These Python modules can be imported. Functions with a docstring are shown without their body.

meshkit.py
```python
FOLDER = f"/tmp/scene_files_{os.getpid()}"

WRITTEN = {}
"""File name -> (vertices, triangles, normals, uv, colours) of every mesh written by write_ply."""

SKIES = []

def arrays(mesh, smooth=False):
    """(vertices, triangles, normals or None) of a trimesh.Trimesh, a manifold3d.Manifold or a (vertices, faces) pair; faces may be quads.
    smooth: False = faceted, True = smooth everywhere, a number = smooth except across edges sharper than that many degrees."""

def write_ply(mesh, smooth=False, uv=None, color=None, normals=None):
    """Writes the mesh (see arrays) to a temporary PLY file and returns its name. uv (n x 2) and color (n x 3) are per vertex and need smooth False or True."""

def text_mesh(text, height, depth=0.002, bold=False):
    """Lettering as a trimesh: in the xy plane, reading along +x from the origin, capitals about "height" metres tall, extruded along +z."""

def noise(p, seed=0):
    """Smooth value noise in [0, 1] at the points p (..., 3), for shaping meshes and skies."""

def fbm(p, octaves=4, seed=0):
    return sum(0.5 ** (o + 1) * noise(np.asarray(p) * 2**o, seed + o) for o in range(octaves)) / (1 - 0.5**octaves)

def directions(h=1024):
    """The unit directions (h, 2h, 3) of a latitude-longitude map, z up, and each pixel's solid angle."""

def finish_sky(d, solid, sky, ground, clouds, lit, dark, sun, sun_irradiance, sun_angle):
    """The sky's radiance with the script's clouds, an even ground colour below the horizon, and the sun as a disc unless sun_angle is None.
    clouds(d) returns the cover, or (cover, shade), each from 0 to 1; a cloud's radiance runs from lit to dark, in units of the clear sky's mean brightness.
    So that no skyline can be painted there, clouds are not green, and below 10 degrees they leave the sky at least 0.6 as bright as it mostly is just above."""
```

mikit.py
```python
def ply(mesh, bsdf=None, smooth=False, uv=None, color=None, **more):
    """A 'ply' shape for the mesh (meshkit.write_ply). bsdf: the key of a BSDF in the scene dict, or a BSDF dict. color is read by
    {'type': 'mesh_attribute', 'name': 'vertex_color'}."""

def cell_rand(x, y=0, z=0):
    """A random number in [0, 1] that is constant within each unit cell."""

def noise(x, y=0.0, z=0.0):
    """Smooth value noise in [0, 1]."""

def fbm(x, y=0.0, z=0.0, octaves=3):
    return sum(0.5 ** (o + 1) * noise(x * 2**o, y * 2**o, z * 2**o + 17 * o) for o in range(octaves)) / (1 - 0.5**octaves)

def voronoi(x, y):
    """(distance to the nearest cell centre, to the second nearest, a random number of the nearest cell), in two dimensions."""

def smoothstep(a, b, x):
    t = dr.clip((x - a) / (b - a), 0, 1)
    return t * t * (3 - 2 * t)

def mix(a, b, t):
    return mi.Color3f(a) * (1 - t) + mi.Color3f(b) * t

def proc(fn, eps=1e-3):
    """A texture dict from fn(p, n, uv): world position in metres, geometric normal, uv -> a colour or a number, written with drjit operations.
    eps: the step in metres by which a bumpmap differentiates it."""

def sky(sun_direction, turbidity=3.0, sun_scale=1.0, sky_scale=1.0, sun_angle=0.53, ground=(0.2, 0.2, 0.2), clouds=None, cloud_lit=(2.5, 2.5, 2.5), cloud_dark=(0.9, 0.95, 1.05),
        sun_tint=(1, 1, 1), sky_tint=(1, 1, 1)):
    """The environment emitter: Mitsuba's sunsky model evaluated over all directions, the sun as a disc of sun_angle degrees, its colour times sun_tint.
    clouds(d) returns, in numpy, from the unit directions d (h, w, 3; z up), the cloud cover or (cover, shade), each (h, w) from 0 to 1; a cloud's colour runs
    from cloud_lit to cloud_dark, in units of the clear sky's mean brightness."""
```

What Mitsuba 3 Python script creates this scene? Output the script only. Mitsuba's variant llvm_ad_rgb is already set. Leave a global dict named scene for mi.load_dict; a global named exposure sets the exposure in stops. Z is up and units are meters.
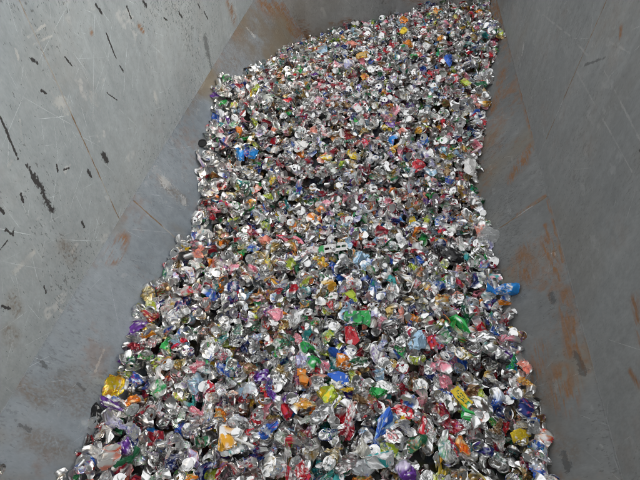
import math
import numpy as np
import trimesh
import mitsuba as mi
import drjit as dr
import mikit
import meshkit
from scipy.spatial import cKDTree

T4 = mi.ScalarTransform4f
scene, labels = {}, {}

# ------------------------------------------------------------------ camera, sky, exposure
H = 1.8                       # drop from the camera to the fold between walls and sloped plates
ZF = 0.81                    # height of that fold above the container floor
CAM = np.array([0.0, 0.0, ZF + H])
FOCAL = 466.0 / 640.0         # focal length over picture width
YAW, PITCH = math.radians(-8.489), math.radians(-48.03)
FWD = np.array([math.sin(YAW) * math.cos(PITCH), math.cos(YAW) * math.cos(PITCH), math.sin(PITCH)])
scene['camera'] = {
    'type': 'perspective', 'fov': 2 * math.degrees(math.atan(0.5 / FOCAL)), 'fov_axis': 'x',
    'near_clip': 0.01, 'far_clip': 500.0,
    'to_world': T4().look_at(origin=CAM.tolist(), target=(CAM + FWD).tolist(), up=[0, 0, 1])}
scene['daylight'] = mikit.sky([0.80, -0.30, 0.60], turbidity=3, sun_tint=(0.90, 0.97, 1.10), sun_scale=0.3, sun_angle=40, clouds=lambda d: 1.0,
                              cloud_lit=(2.5, 2.52, 2.55), cloud_dark=(0.9, 0.95, 1.05))
exposure = 2.5

# ------------------------------------------------------------------ materials
N, F, S = mikit.noise, mikit.fbm, mikit.smoothstep


def mixc(a, b, t):
    return mikit.mix(a, b, t)


def seg(s, t, s0, t0, s1, t1):
    """Distance to a segment, in the plane's own metres."""
    ds, dt = s1 - s0, t1 - t0
    k = dr.clip(((s - s0) * ds + (t - t0) * dt) / (ds * ds + dt * dt), 0, 1)
    return dr.sqrt(dr.square(s - s0 - k * ds) + dr.square(t - t0 - k * dt))


def scratches(s, t, ang, ls, lt, w, chance, seed):
    """One thin scratch, a little bowed and at its own angle, in some of the cells of a turned grid."""
    c, n = math.cos(ang), math.sin(ang)
    a, b = (s * c + t * n) / ls + seed * 3.71, (-s * n + t * c) / lt + seed * 1.37
    ia, ib = dr.floor(a), dr.floor(b)
    r1, r2, r3, r4 = (mikit.cell_rand(ia, ib, seed * 7 + k) for k in range(4))
    fa, fb = a - ia, b - ib
    u = fa - 0.5
    mid = 0.28 + 0.44 * r2
    d = dr.abs(fb - mid - (r3 - 0.5) * 1.0 * u - (r4 - 0.5) * 0.5 * (u * u - 0.08)) * lt
    lo, hi = 0.03 + 0.5 * r4, 0.60 + 0.37 * r3
    on = S(lo, lo + 0.15, fa) * (1 - S(hi - 0.25, hi, fa))
    return dr.select(r1 < chance, 1.0, 0.0) * on * (1 - S(w * 0.4, w, d)) * (0.35 + 0.65 * r2)


def steel(plane, base, light, dark, rust_amount, marks, grime=0.5, nick=0.5, scratch=1.0):
    """Worn painted plate: blotchy paint, pale scratches, dark chips, rust; marks lists (kind, s0, t0, s1, t1, width)."""
    def fn(p, n, uv):
        s, t = plane(p)
        big = F(s * 2.1, t * 2.1, 3.0, octaves=4)
        fine = F(s * 38, t * 38, 1.0, octaves=3)
        c = mixc(dark, light, S(0.25, 0.75, big) * 0.75 + 0.25 * fine)
        streak = F(s * 26, t * 1.6, 7.0, octaves=3)
        c = c * (1 + (streak - 0.5) * 0.16 + (fine - 0.5) * 0.14 + (F(s * 210, t * 90, 8.0, octaves=2) - 0.5) * 0.16)
        warm = S(0.46, 0.76, F(s * 3.1 + 9, t * 2.3, 5.0, octaves=4)) * grime
        c = mixc(c, mi.Color3f(0.20, 0.165, 0.115), warm * 0.6)
        sc = mi.Float(0)
        for k, (a, ls, lt, w, ch) in enumerate(((0.55, 0.62, 0.20, 0.0019, 0.34), (1.2, 0.45, 0.17, 0.0016, 0.30), (2.05, 0.50, 0.16, 0.0018, 0.30), (2.6, 0.33, 0.11, 0.0014, 0.34),
                                                (0.85, 0.85, 0.30, 0.0024, 0.30), (1.5, 0.20, 0.07, 0.0013, 0.30), (0.7, 0.40, 0.13, 0.0013, 0.36), (2.35, 0.7, 0.22, 0.0016, 0.28), (0.95, 0.28, 0.09, 0.0012, 0.36), (0.3, 0.5, 0.15, 0.0014, 0.28))):
            sc = dr.maximum(sc, scratches(s, t, a, ls, lt, w, ch * scratch, k + 1))
        c = mixc(c, mi.Color3f(0.03) + mi.Color3f(*light) * 1.65, sc * S(0.15, 0.8, N(s * 23, t * 23, 2.0)) * 0.75)
        rough0 = F(s * 60, t * 60, 51.0, octaves=3)
        pale = S(0.69, 0.76, F(s * 7 + 3, t * 7 + t * s, 11.0, octaves=4))
        c = mixc(c, mi.Color3f(0.43, 0.44, 0.44), pale * 0.4 * scratch * S(0.3, 0.7, rough0))
        # chips in the paint: short dark upright dashes
        nk = F(s * 170 + 1.5, t * 62, 21.0, octaves=3) * 0.68 + 0.32 * F(s * 3.3 + 2.2, t * 3.3, 23.0, octaves=3)
        c = mixc(c, mi.Color3f(0.045, 0.042, 0.04), S(0.665, 0.695, nk) * nick)
        rz = F(s * 4 + 5, t * 4, 31.0, octaves=5) * 0.7 + 0.3 * F(s * 40, t * 40, 33.0, octaves=3)
        rust = S(0.54, 0.76, rz) * rust_amount
        edge = F(s * 16, t * 16, 41.0, octaves=4)
        rough = F(s * 150, t * 110, 45.0, octaves=3)
        ink, pal = mi.Float(0), mi.Float(0)
        for kind, s0, t0, s1, t1, w in marks:
            d = seg(s, t, s0, t0, s1, t1)
            e = 1 - S(w * 0.55, w * 1.15, d + (rough - 0.5) * w * 1.9 + (edge - 0.5) * w * 1.2)
            if kind == 'r':
                rust = dr.maximum(rust, (1 - S(w * 0.2, w * 1.9, d + (edge - 0.5) * w * 2)) * S(0.32, 0.66, 0.55 * edge + 0.45 * F(s * 22, t * 130, 49.0, octaves=3)))
            elif kind == 'b':
                c = mixc(c, mi.Color3f(0.15, 0.11, 0.075), (1 - S(w * 0.1, w * 2.2, d + (edge - 0.5) * w * 2.4)) * S(0.25, 0.75, 0.5 * edge + 0.5 * rough) * 0.75)
            elif kind == 'k':
                ink = dr.maximum(ink, e)
            elif kind == 'f':
                pal = dr.maximum(pal, e * S(0.2, 0.7, F(s * 17, t * 17, 47.0, octaves=4)) * 0.35)
            elif kind == 'g':
                ink = dr.maximum(ink, e * 0.55)
            else:
                pal = dr.maximum(pal, e * S(0.25, 0.7, F(s * 17, t * 17, 47.0, octaves=4)))
        c = mixc(c, mi.Color3f(0.46, 0.46, 0.445), pal * 0.7)
        c = mixc(c, mixc(mi.Color3f(0.30, 0.135, 0.045), mi.Color3f(0.14, 0.07, 0.032), 0.6 * rough + 0.4 * edge), rust * 0.9)
        c = mixc(c, mi.Color3f(0.04, 0.04, 0.042), ink)
        return c * mi.Color3f(*base)

    def bump(p, n, uv):
        s, t = plane(p)
        return F(s * 5, t * 5, 2.0, octaves=2) * 0.006 + F(s * 60, t * 60, 4.0, octaves=2) * 0.0006

    return {'type': 'bumpmap', 'arbitrary': mikit.proc(bump, eps=4e-3), 'scale': 1.0,
            'bsdf': {'type': 'twosided', 'bsdf': {'type': 'principled', 'base_color': mikit.proc(fn), 'roughness': 0.5, 'specular': 0.4}}}


SL = math.radians(58.0)                    # the sloped plates fall at 58 degrees
XL, XR, YE, YN = -0.74 * H, 0.5515 * H, 2.9 * H, -0.55
CS, SN = math.cos(SL), math.sin(SL)

MARKS_L = MARKS_R = MARKS_SL = MARKS_SR = MARKS_E = ()
MARKS_L = [('k', 1.245, 1.674, 1.239, 1.624, 0.0044), ('k', 1.239, 1.624, 1.218, 1.509, 0.0053), ('k', 1.24, 1.463, 1.237, 1.409, 0.0092), ('k', 1.237, 1.409, 1.244, 1.346, 0.014), ('k', 1.244, 1.346, 1.231, 1.275, 0.0124), ('k', 1.231, 1.275, 1.232, 1.227, 0.0155), ('k', 1.375, 1.355, 1.364, 1.331, 0.0049), ('k', 1.397, 1.31, 1.429, 1.295, 0.006), ('k', 1.144, 1.397, 1.132, 1.367, 0.0064), ('k', 1.528, 1.197, 1.532, 1.163, 0.0085), ('k', 1.671, 1.181, 1.684, 1.14, 0.0166), ('k', 1.003, 1.345, 1.014, 1.305, 0.0072), ('k', 1.014, 1.305, 1.035, 1.322, 0.0046), ('k', 1.485, 1.641, 1.503, 1.618, 0.0082), ('k', 1.879, 1.399, 1.937, 1.325, 0.0048), ('k', 1.507, 1.762, 1.53, 1.73, 0.0074), ('k', 1.695, 1.672, 1.715, 1.623, 0.0044), ('k', 2.034, 1.751, 2.057, 1.702, 0.0064), ('k', 2.289, 1.643, 2.296, 1.585, 0.0065), ('k', 2.466, 1.605, 2.484, 1.572, 0.0092), ('k', 2.877, 1.378, 2.908, 1.34, 0.0095), ('k', 3.208, 1.305, 3.23, 1.27, 0.0075), ('k', 3.29, 1.219, 3.342, 1.149, 0.0082), ('k', 2.659, 1.436, 2.691, 1.411, 0.0059), ('k', 2.037, 1.622, 2.044, 1.545, 0.0049), ('k', 2.044, 1.545, 2.049, 1.492, 0.0045), ('k', 2.06, 1.444, 2.072, 1.411, 0.0055), ('k', 1.035, 1.427, 1.035, 1.397, 0.0057), ('k', 0.935, 1.309, 0.985, 1.309, 0.0036), ('k', 0.802, 1.137, 0.817, 1.094, 0.0074), ('k', 0.989, 1.006, 0.982, 0.979, 0.0069), ('k', 1.346, 1.038, 1.342, 1.008, 0.0069), ('r', 2.352, 1.52, 2.379, 1.482, 0.0156), ('b', 0.847, 1.113, 0.839, 1.056, 0.028), ('b', 1.181, 1.06, 1.19, 0.96, 0.0304), ('b', 0.757, 1.039, 0.753, 0.986, 0.0283), ('r', 3.842, 1.094, 3.932, 0.913, 0.0559), ('r', 1.926, 1.685, 1.93, 1.665, 0.0108), ('g', 3.22, 1.063, 3.228, 0.953, 0.0368), ('g', 3.228, 0.953, 3.241, 0.802, 0.029), ('w', 0.924, 1.19, 1.046, 1.169, 0.0139), ('w', 1.527, 1.572, 1.583, 1.5, 0.0293), ('w', 1.165, 1.522, 1.217, 1.524, 0.0089), ('w', 1.764, 1.45, 1.782, 1.408, 0.0214), ('w', 2.311, 1.134, 2.315, 1.071, 0.0196), ('w', 2.777, 0.883, 2.822, 0.817, 0.0227), ('w', 1.318, 1.614, 1.279, 1.551, 0.0055), ('w', 1.546, 1.824, 1.66, 1.82, 0.0052), ('w', 1.559, 1.791, 1.672, 1.771, 0.0052), ('w', 1.461, 1.815, 1.452, 1.789, 0.0073), ('w', 0.985, 0.837, 0.995, 0.806, 0.0078)]
MARKS_R = [('w', 3.585, 1.025, 3.526, 0.954, 0.0113), ('f', 3.527, 1.276, 3.129, 1.361, 0.005), ('f', 3.129, 1.361, 2.748, 1.444, 0.006), ('f', 2.589, 1.468, 2.412, 1.495, 0.0051), ('f', 2.25, 1.64, 2.032, 1.695, 0.0051), ('f', 2.458, 1.385, 2.158, 1.401, 0.005), ('f', 2.158, 1.401, 1.84, 1.424, 0.004), ('f', 1.84, 1.424, 1.573, 1.439, 0.0031), ('f', 2.182, 1.541, 1.887, 1.541, 0.0034), ('f', 1.887, 1.541, 1.641, 1.541, 0.0051), ('r', 2.219, 1.726, 2.177, 1.692, 0.0122), ('r', 1.137, 1.195, 0.989, 1.162, 0.0222), ('r', 0.927, 1.041, 0.843, 1.075, 0.0134), ('k', 1.606, 1.52, 1.594, 1.52, 0.0047), ('g', 2.4, 1.453, 2.226, 1.577, 0.0073), ('f', 1.511, 1.066, 1.479, 1.088, 0.0071)]
MARKS_SL = [('w', 2.039, 0.042, 2.01, 0.285, 0.0391), ('r', 1.514, 0.071, 1.366, 0.072, 0.0351), ('b', 2.007, 0.127, 2.028, 0.285, 0.0327), ('b', 0.714, 0.162, 0.676, 0.28, 0.0414), ('b', 0.64, 0.005, 0.623, 0.109, 0.04), ('w', 0.832, 0.273, 0.942, 0.263, 0.0054), ('w', 0.633, 0.212, 0.591, 0.217, 0.0052), ('g', 0.75, 0.226, 0.739, 0.265, 0.0084), ('g', 0.758, 0.034, 0.748, 0.06, 0.0082), ('g', 0.51, 0.088, 0.508, 0.134, 0.01), ('b', 3.818, 0.04, 4.655, 0.242, 0.2093), ('r', 4.704, 0.088, 5.128, 0.344, 0.1121), ('r', 5.039, 0.281, 5.198, 0.701, 0.1074), ('r', 4.95, 0.501, 5.136, 0.721, 0.0712), ('b', 3.18, 0.065, 3.593, 0.136, 0.0586), ('w', 4.135, 0.079, 4.16, 0.174, 0.0202), ('b', 0.476, 0.154, 0.485, 0.291, 0.0403), ('b', 2.65, -0.011, 2.94, 0.006, 0.0446)]
MARKS_SR = [('r', 2.632, 0.032, 2.483, 0.216, 0.0323), ('r', 3.696, 0.101, 3.602, 0.145, 0.0457), ('r', 3.499, 0.159, 3.342, 0.26, 0.044), ('r', 1.473, 0.04, 1.274, 0.069, 0.0328), ('r', 1.377, 0.056, 1.165, 0.079, 0.0375), ('r', 1.938, 0.059, 1.551, 0.05, 0.0122), ('r', 2.097, 0.007, 1.644, 0.012, 0.0095), ('r', 2.618, 0.02, 2.509, 0.116, 0.0358), ('r', 2.555, 0.1, 2.465, 0.218, 0.0284), ('r', 1.268, 0.055, 1.055, 0.039, 0.0105), ('r', 3.281, 0.003, 2.717, 0.001, 0.0125), ('r', 1.08, 0.154, 0.988, 0.154, 0.0616), ('r', 1.831, 0.231, 1.681, 0.217, 0.0549), ('r', 2.134, 0.209, 2.141, 0.018, 0.013), ('r', 1.84, 0.079, 1.62, 0.058, 0.0359), ('r', 1.317, 0.023, 1.197, 0.072, 0.021), ('r', 1.233, 0.228, 1.144, 0.268, 0.0429), ('b', 1.029, 0.295, 0.993, 0.249, 0.0419), ('g', 1.149, 0.063, 1.057, 0.043, 0.0205), ('g', 1.499, 0.112, 1.448, 0.106, 0.0139), ('g', 0.751, 0.208, 0.693, 0.203, 0.0147), ('b', 0.815, 0.231, 0.757, 0.179, 0.0349), ('w', 1.73, 0.052, 1.711, 0.044, 0.0087), ('w', 0.758, 0.051, 0.749, 0.045, 0.0048), ('r', 4.901, 0.116, 4.404, -0.021, 0.0802), ('r', 5.207, 0.12, 4.698, -0.005, 0.0844)]
MARKS_E = [('w', -0.757, 0.516, -0.712, 0.433, 0.0195), ('r', -0.984, 0.329, -0.918, 0.185, 0.0496), ('r', -0.667, 0.36, -0.445, 0.417, 0.0246), ('g', -0.553, 0.323, -0.334, 0.402, 0.0184), ('r', 0.169, 0.7, 0.662, 0.785, 0.0716)]
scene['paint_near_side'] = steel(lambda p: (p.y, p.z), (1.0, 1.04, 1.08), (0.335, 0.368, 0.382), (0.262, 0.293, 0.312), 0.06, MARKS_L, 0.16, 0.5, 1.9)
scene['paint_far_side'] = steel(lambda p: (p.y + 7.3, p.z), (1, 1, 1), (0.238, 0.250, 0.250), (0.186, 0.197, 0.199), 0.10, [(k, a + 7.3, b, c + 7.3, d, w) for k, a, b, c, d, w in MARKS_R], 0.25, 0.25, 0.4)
scene['paint_slope'] = steel(lambda p: (p.y + 3.1, (ZF - p.z) / SN), (1, 1.04, 1.10), (0.250, 0.278, 0.302), (0.165, 0.190, 0.212), 0.34, [(k, a + 3.1, b, c + 3.1, d, w) for k, a, b, c, d, w in MARKS_SL], 1.5, 0.25, 0.6)
scene['paint_slope_rusty'] = steel(lambda p: (p.y + 13.1, (ZF - p.z) / SN), (1, 1, 1), (0.205, 0.212, 0.212), (0.14, 0.147, 0.149), 0.6, [(k, a + 13.1, b, c + 13.1, d, w) for k, a, b, c, d, w in MARKS_SR], 0.8, 0.3, 0.45)
scene['paint_end'] = steel(lambda p: (p.x + 21.0, p.z), (1, 1, 1), (0.36, 0.365, 0.362), (0.28, 0.285, 0.283), 0.2, [(k, a + 21.0, b, c + 21.0, d, w) for k, a, b, c, d, w in MARKS_E], 0.5, 0.3, 0.7)


def weld_fn(p, n, uv):
    e = F(p.x * 30 + p.y * 30, p.z * 30, 1.0, octaves=3)
    g = F(p.x * 7 + p.y * 7, p.z * 7, 5.0, octaves=4)
    return mixc(mixc(mi.Color3f(0.12, 0.075, 0.045), mi.Color3f(0.24, 0.17, 0.11), e), mi.Color3f(0.29, 0.30, 0.30), S(0.42, 0.56, g))


scene['weld_metal'] = {'type': 'twosided', 'bsdf': {'type': 'principled', 'base_color': mikit.proc(weld_fn), 'roughness': 0.6, 'specular': 0.3}}
# one skin for cans and wrappers: vertex colour, and per vertex (metallic, roughness) carried in uv
scene['skin'] = {'type': 'twosided', 'bsdf': {
    'type': 'principled', 'base_color': {'type': 'mesh_attribute', 'name': 'vertex_color'},
    'metallic': mikit.proc(lambda p, n, uv: uv.x), 'roughness': mikit.proc(lambda p, n, uv: uv.y), 'specular': 0.5}}
scene['clear_film'] = {'type': 'principledthin', 'base_color': {'type': 'rgb', 'value': [0.92, 0.93, 0.93]}, 'roughness': 0.12, 'spec_trans': 0.82, 'eta': 1.45, 'diff_trans': 0.4}
scene['asphalt'] = {'type': 'diffuse', 'reflectance': mikit.proc(lambda p, n, uv: mixc(mi.Color3f(0.05), mi.Color3f(0.10), F(p.x * 9, p.y * 9, 0.0, octaves=4)))}


def put(key, mesh, bsdf, smooth=False, **kw):
    scene[key] = mikit.ply(mesh, bsdf, smooth=smooth, **kw)


def tag(key, label=None, category=None, group=None, kind=None):
    labels[key] = {k: v for k, v in (('label', label), ('category', category), ('group', group), ('kind', kind)) if v}


# ------------------------------------------------------------------ setting: ground and the container
ground = trimesh.creation.box([240, 240, 0.2])
ground.apply_translation([0, 0, -0.35])
put('ground', ground, 'asphalt')
tag('ground', kind='structure')

RIM = ZF + H - 0.36


def plate(o, u, v, n, lu, lv, th=0.010):
    """A plate with its inner face through o, spanned by unit vectors u, v, its body behind the face (against n); edges eased."""
    import manifold3d as m3
    b = trimesh.creation.box([lu, lv, th])
    M = np.eye(4)
    o, u, v, n = (np.asarray(a, float) for a in (o, u, v, n))
    M[:3, 0], M[:3, 1], M[:3, 2] = u, v, n
    M[:3, 3] = o + u * lu / 2 + v * lv / 2 - n * th / 2
    b.apply_transform(M)
    if np.linalg.det(M[:3, :3]) < 0:
        b.invert()
    return b


def bead(p, q, n, r=0.007, seed=0):
    """A weld bead: a lumpy half-round ridge from p to q on a face with normal n."""
    p, q, n = (np.asarray(a, float) for a in (p, q, n))
    d = q - p
    L = np.linalg.norm(d)
    d /= L
    w = np.cross(d, n)
    k = int(L / 0.02) + 2
    a = np.linspace(0, np.pi, 7)
    rg = np.random.default_rng(seed)
    V, Fc = [], []
    for i in range(k):
        rr = r * (1 + 0.25 * rg.uniform(-1, 1))
        off = 0.0012 * rg.uniform(-1, 1)
        c = p + d * L * i / (k - 1)
        for x in a:
            V.append(c + w * (math.cos(x) * rr + off) + n * (math.sin(x) * rr * 0.45 - 0.001))
    for i in range(k - 1):
        for j in range(6):
            Fc.append([i * 7 + j, i * 7 + j + 1, (i + 1) * 7 + j + 1, (i + 1) * 7 + j])
    return np.array(V), np.array(Fc)


C = 'steel_container'
tag(C, 'long grey steel scrap container with scratched walls and sloped lower plates holding the cans', 'container')
G = 0.0015
SEAM_L, SEAM_SL, SEAM_SR, SEAM_R = 1.238, 1.82, 1.93, 2.18
SEAM_L, SEAM_SL, SEAM_SR, SEAM_R = 1.586, 1.750, 2.128, 2.477


def numbered(key, used=set()):
    k, i = key, 0
    while k in used:
        i += 1
        k = f'{key}_{i:03d}'
    used.add(k)
    return k


def side(x, sgn, seams, mat, seed):
    w = numbered(C + '__side_wall')
    ys = [YN] + seams + [YE]
    for a, b in zip(ys[:-1], ys[1:]):
        put(numbered(w + '__plate'), plate([x, a + G, ZF + 0.002], [0, 1, 0], [0, 0, 1], [sgn, 0, 0], b - a - 2 * G, RIM - ZF - 0.002), mat)
    for y in seams:
        put(numbered(w + '__weld_seam'), bead([x, y, ZF + 0.01], [x, y, RIM - 0.01], [sgn, 0, 0], 0.004, seed), 'weld_metal', smooth=True)
    r = trimesh.creation.box([0.08, YE - YN + 0.1, 0.10])
    r.apply_translation([x - sgn * 0.052, (YE + YN) / 2, RIM - 0.055])
    put(numbered(w + '__top_rail'), r, mat)
    for y in np.arange(YN + 0.3, YE, 0.75):
        b = trimesh.creation.box([0.09, 0.08, RIM - 0.13])
        b.apply_translation([x - sgn * 0.056, y, (RIM - 0.13) / 2 + 0.01])
        put(numbered(w + '__rib'), b, mat)


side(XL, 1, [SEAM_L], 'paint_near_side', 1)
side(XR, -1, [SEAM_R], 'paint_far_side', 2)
for x, sgn, seams, mat in ((XL, 1, [SEAM_SL], 'paint_slope'), (XR, -1, [SEAM_SR], 'paint_slope_rusty')):
    w = numbered(C + '__sloped_side')
    dn, n = np.array([sgn * CS, 0, -SN]), np.array([sgn * SN, 0, CS])
    ys = [YN] + seams + [YE]
    for a, b in zip(ys[:-1], ys[1:]):
        put(numbered(w + '__plate'), plate([x, a + G, ZF], [0, 1, 0], dn, n, b - a - 2 * G, ZF / SN - 0.01), mat)
    for y in seams:
        o = np.array([x, y, ZF])
        put(numbered(w + '__weld_seam'), bead(o + dn * 0.01, o + dn * 0.6, n, 0.0045, 5), 'weld_metal', smooth=True)
    o = np.array([x, 0, ZF]) + 0.001 * n
    put(numbered(w + '__fold_weld'), bead(o + [0, YN, 0], o + [0, YE, 0], np.array([sgn * 0.87, 0, 0.5]), 0.0045, 6), mat, smooth=True)
put(C + '__end_wall', plate([XL, YE, 0.0], [1, 0, 0], [0, 0, 1], [0, -1, 0], XR - XL, RIM), 'paint_end')
put(C + '__end_wall_001', plate([XL, YN, 0.0], [1, 0, 0], [0, 0, 1], [0, 1, 0], XR - XL, RIM), 'paint_end')
fl = trimesh.creation.box([XR - XL + 0.1, YE - YN, 0.02])
fl.apply_translation([(XL + XR) / 2, (YE + YN) / 2, -0.012])
put(C + '__floor', fl, 'paint_end')

# ------------------------------------------------------------------ the can: profile, crushing, colours
R0, HC = 0.033, 0.116
BASE_FAR = [(0.0, 0.0095), (0.018, 0.0045), (0.0240, 0.0), (0.0252, 0.0012)]
LID_FAR = [(0.0275, HC), (0.0260, HC - 0.0050), (0.0175, HC - 0.0048), (0.0105, HC - 0.0045), (0.0, HC - 0.0045)]
BASE = [(0.0, 0.0095), (0.011, 0.0082), (0.019, 0.0042), (0.0225, 0.0003), (0.0240, 0.0), (0.0252, 0.0012)]
LID = [(0.0275, HC), (0.0266, HC), (0.0258, HC - 0.0055), (0.0235, HC - 0.0055), (0.0175, HC - 0.0045), (0.0105, HC - 0.0045), (0.004, HC - 0.0045), (0.0, HC - 0.0045)]


def revolve(prof, n, close_first=False, close_last=False):
    a = np.arange(n) * 2 * np.pi / n
    V, idx = [], []
    for r, z in prof:
        if r < 1e-6:
            idx.append([len(V)] * n)
            V.append([0, 0, z])
        else:
            idx.append(list(range(len(V), len(V) + n)))
            V += [[r * math.cos(x), r * math.sin(x), z] for x in a]
    F3 = []
    for i in range(len(prof) - 1):
        for j in range(n):
            k = (j + 1) % n
            q = [idx[i][j], idx[i][k], idx[i + 1][k], idx[i + 1][j]]
            for tri in ((q[0], q[1], q[2]), (q[0], q[2], q[3])):
                if len(set(tri)) == 3:
                    F3.append(tri)
    return np.array(V, float), np.array(F3, int)


def can_parts(n, rings, tall):
    hc = HC * tall
    body = [(0.0252, 0.0012), (0.0285, 0.006), (0.0318, 0.011)]
    body += [(R0, z) for z in np.linspace(0.016, hc - 0.019, rings)]
    body += [(0.0315, hc - 0.012), (0.0285, hc - 0.0055), (0.0268, hc - 0.003), (0.0275, hc)]
    near = n > 24
    if not near:
        body = body[:1] + body[2:-2] + body[-1:]
    lid = [(r, z + hc - HC) for r, z in (LID if near else LID_FAR)]
    parts = {'body': revolve(body, n), 'base': revolve(BASE if near else BASE_FAR, n), 'lid': revolve(lid, n)}
    V, Fc = parts['lid']
    c = V[Fc].mean(1)
    parts['lid'] = (V, Fc[((c[:, 0] - 0.0125) / 0.0075) ** 2 + (c[:, 1] / 0.0095) ** 2 > 1])
    if not near:
        return parts, hc
    # the tab: a flat ring with a hole, its nose at the mouth
    o, i, V, Fc = [], [], [], []
    m = 12
    for k in range(m):
        x = 2 * np.pi * k / m
        for rr, zz in ((1, 0), (1, 0.0012), (0.5, 0.0012), (0.5, 0)):
            V.append([-0.0065 + 0.0125 * rr * math.cos(x) - (0.003 if rr < 1 else 0), 0.0078 * rr * math.sin(x), hc - 0.0040 + zz + 0.0015])
    for k in range(m):
        for q in range(4):
            a, b = k * 4 + q, k * 4 + (q + 1) % 4
            c, d = ((k + 1) % m) * 4 + (q + 1) % 4, ((k + 1) % m) * 4 + q
            Fc += [(a, d, c), (a, c, b)]
    parts['tab'] = (np.array(V), np.array(Fc))
    return parts, hc


def vnoise(p, f, seed):
    return np.stack([meshkit.noise(p * f + 7.3 * k, seed + k) for k in range(3)], -1) - 0.5


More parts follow.
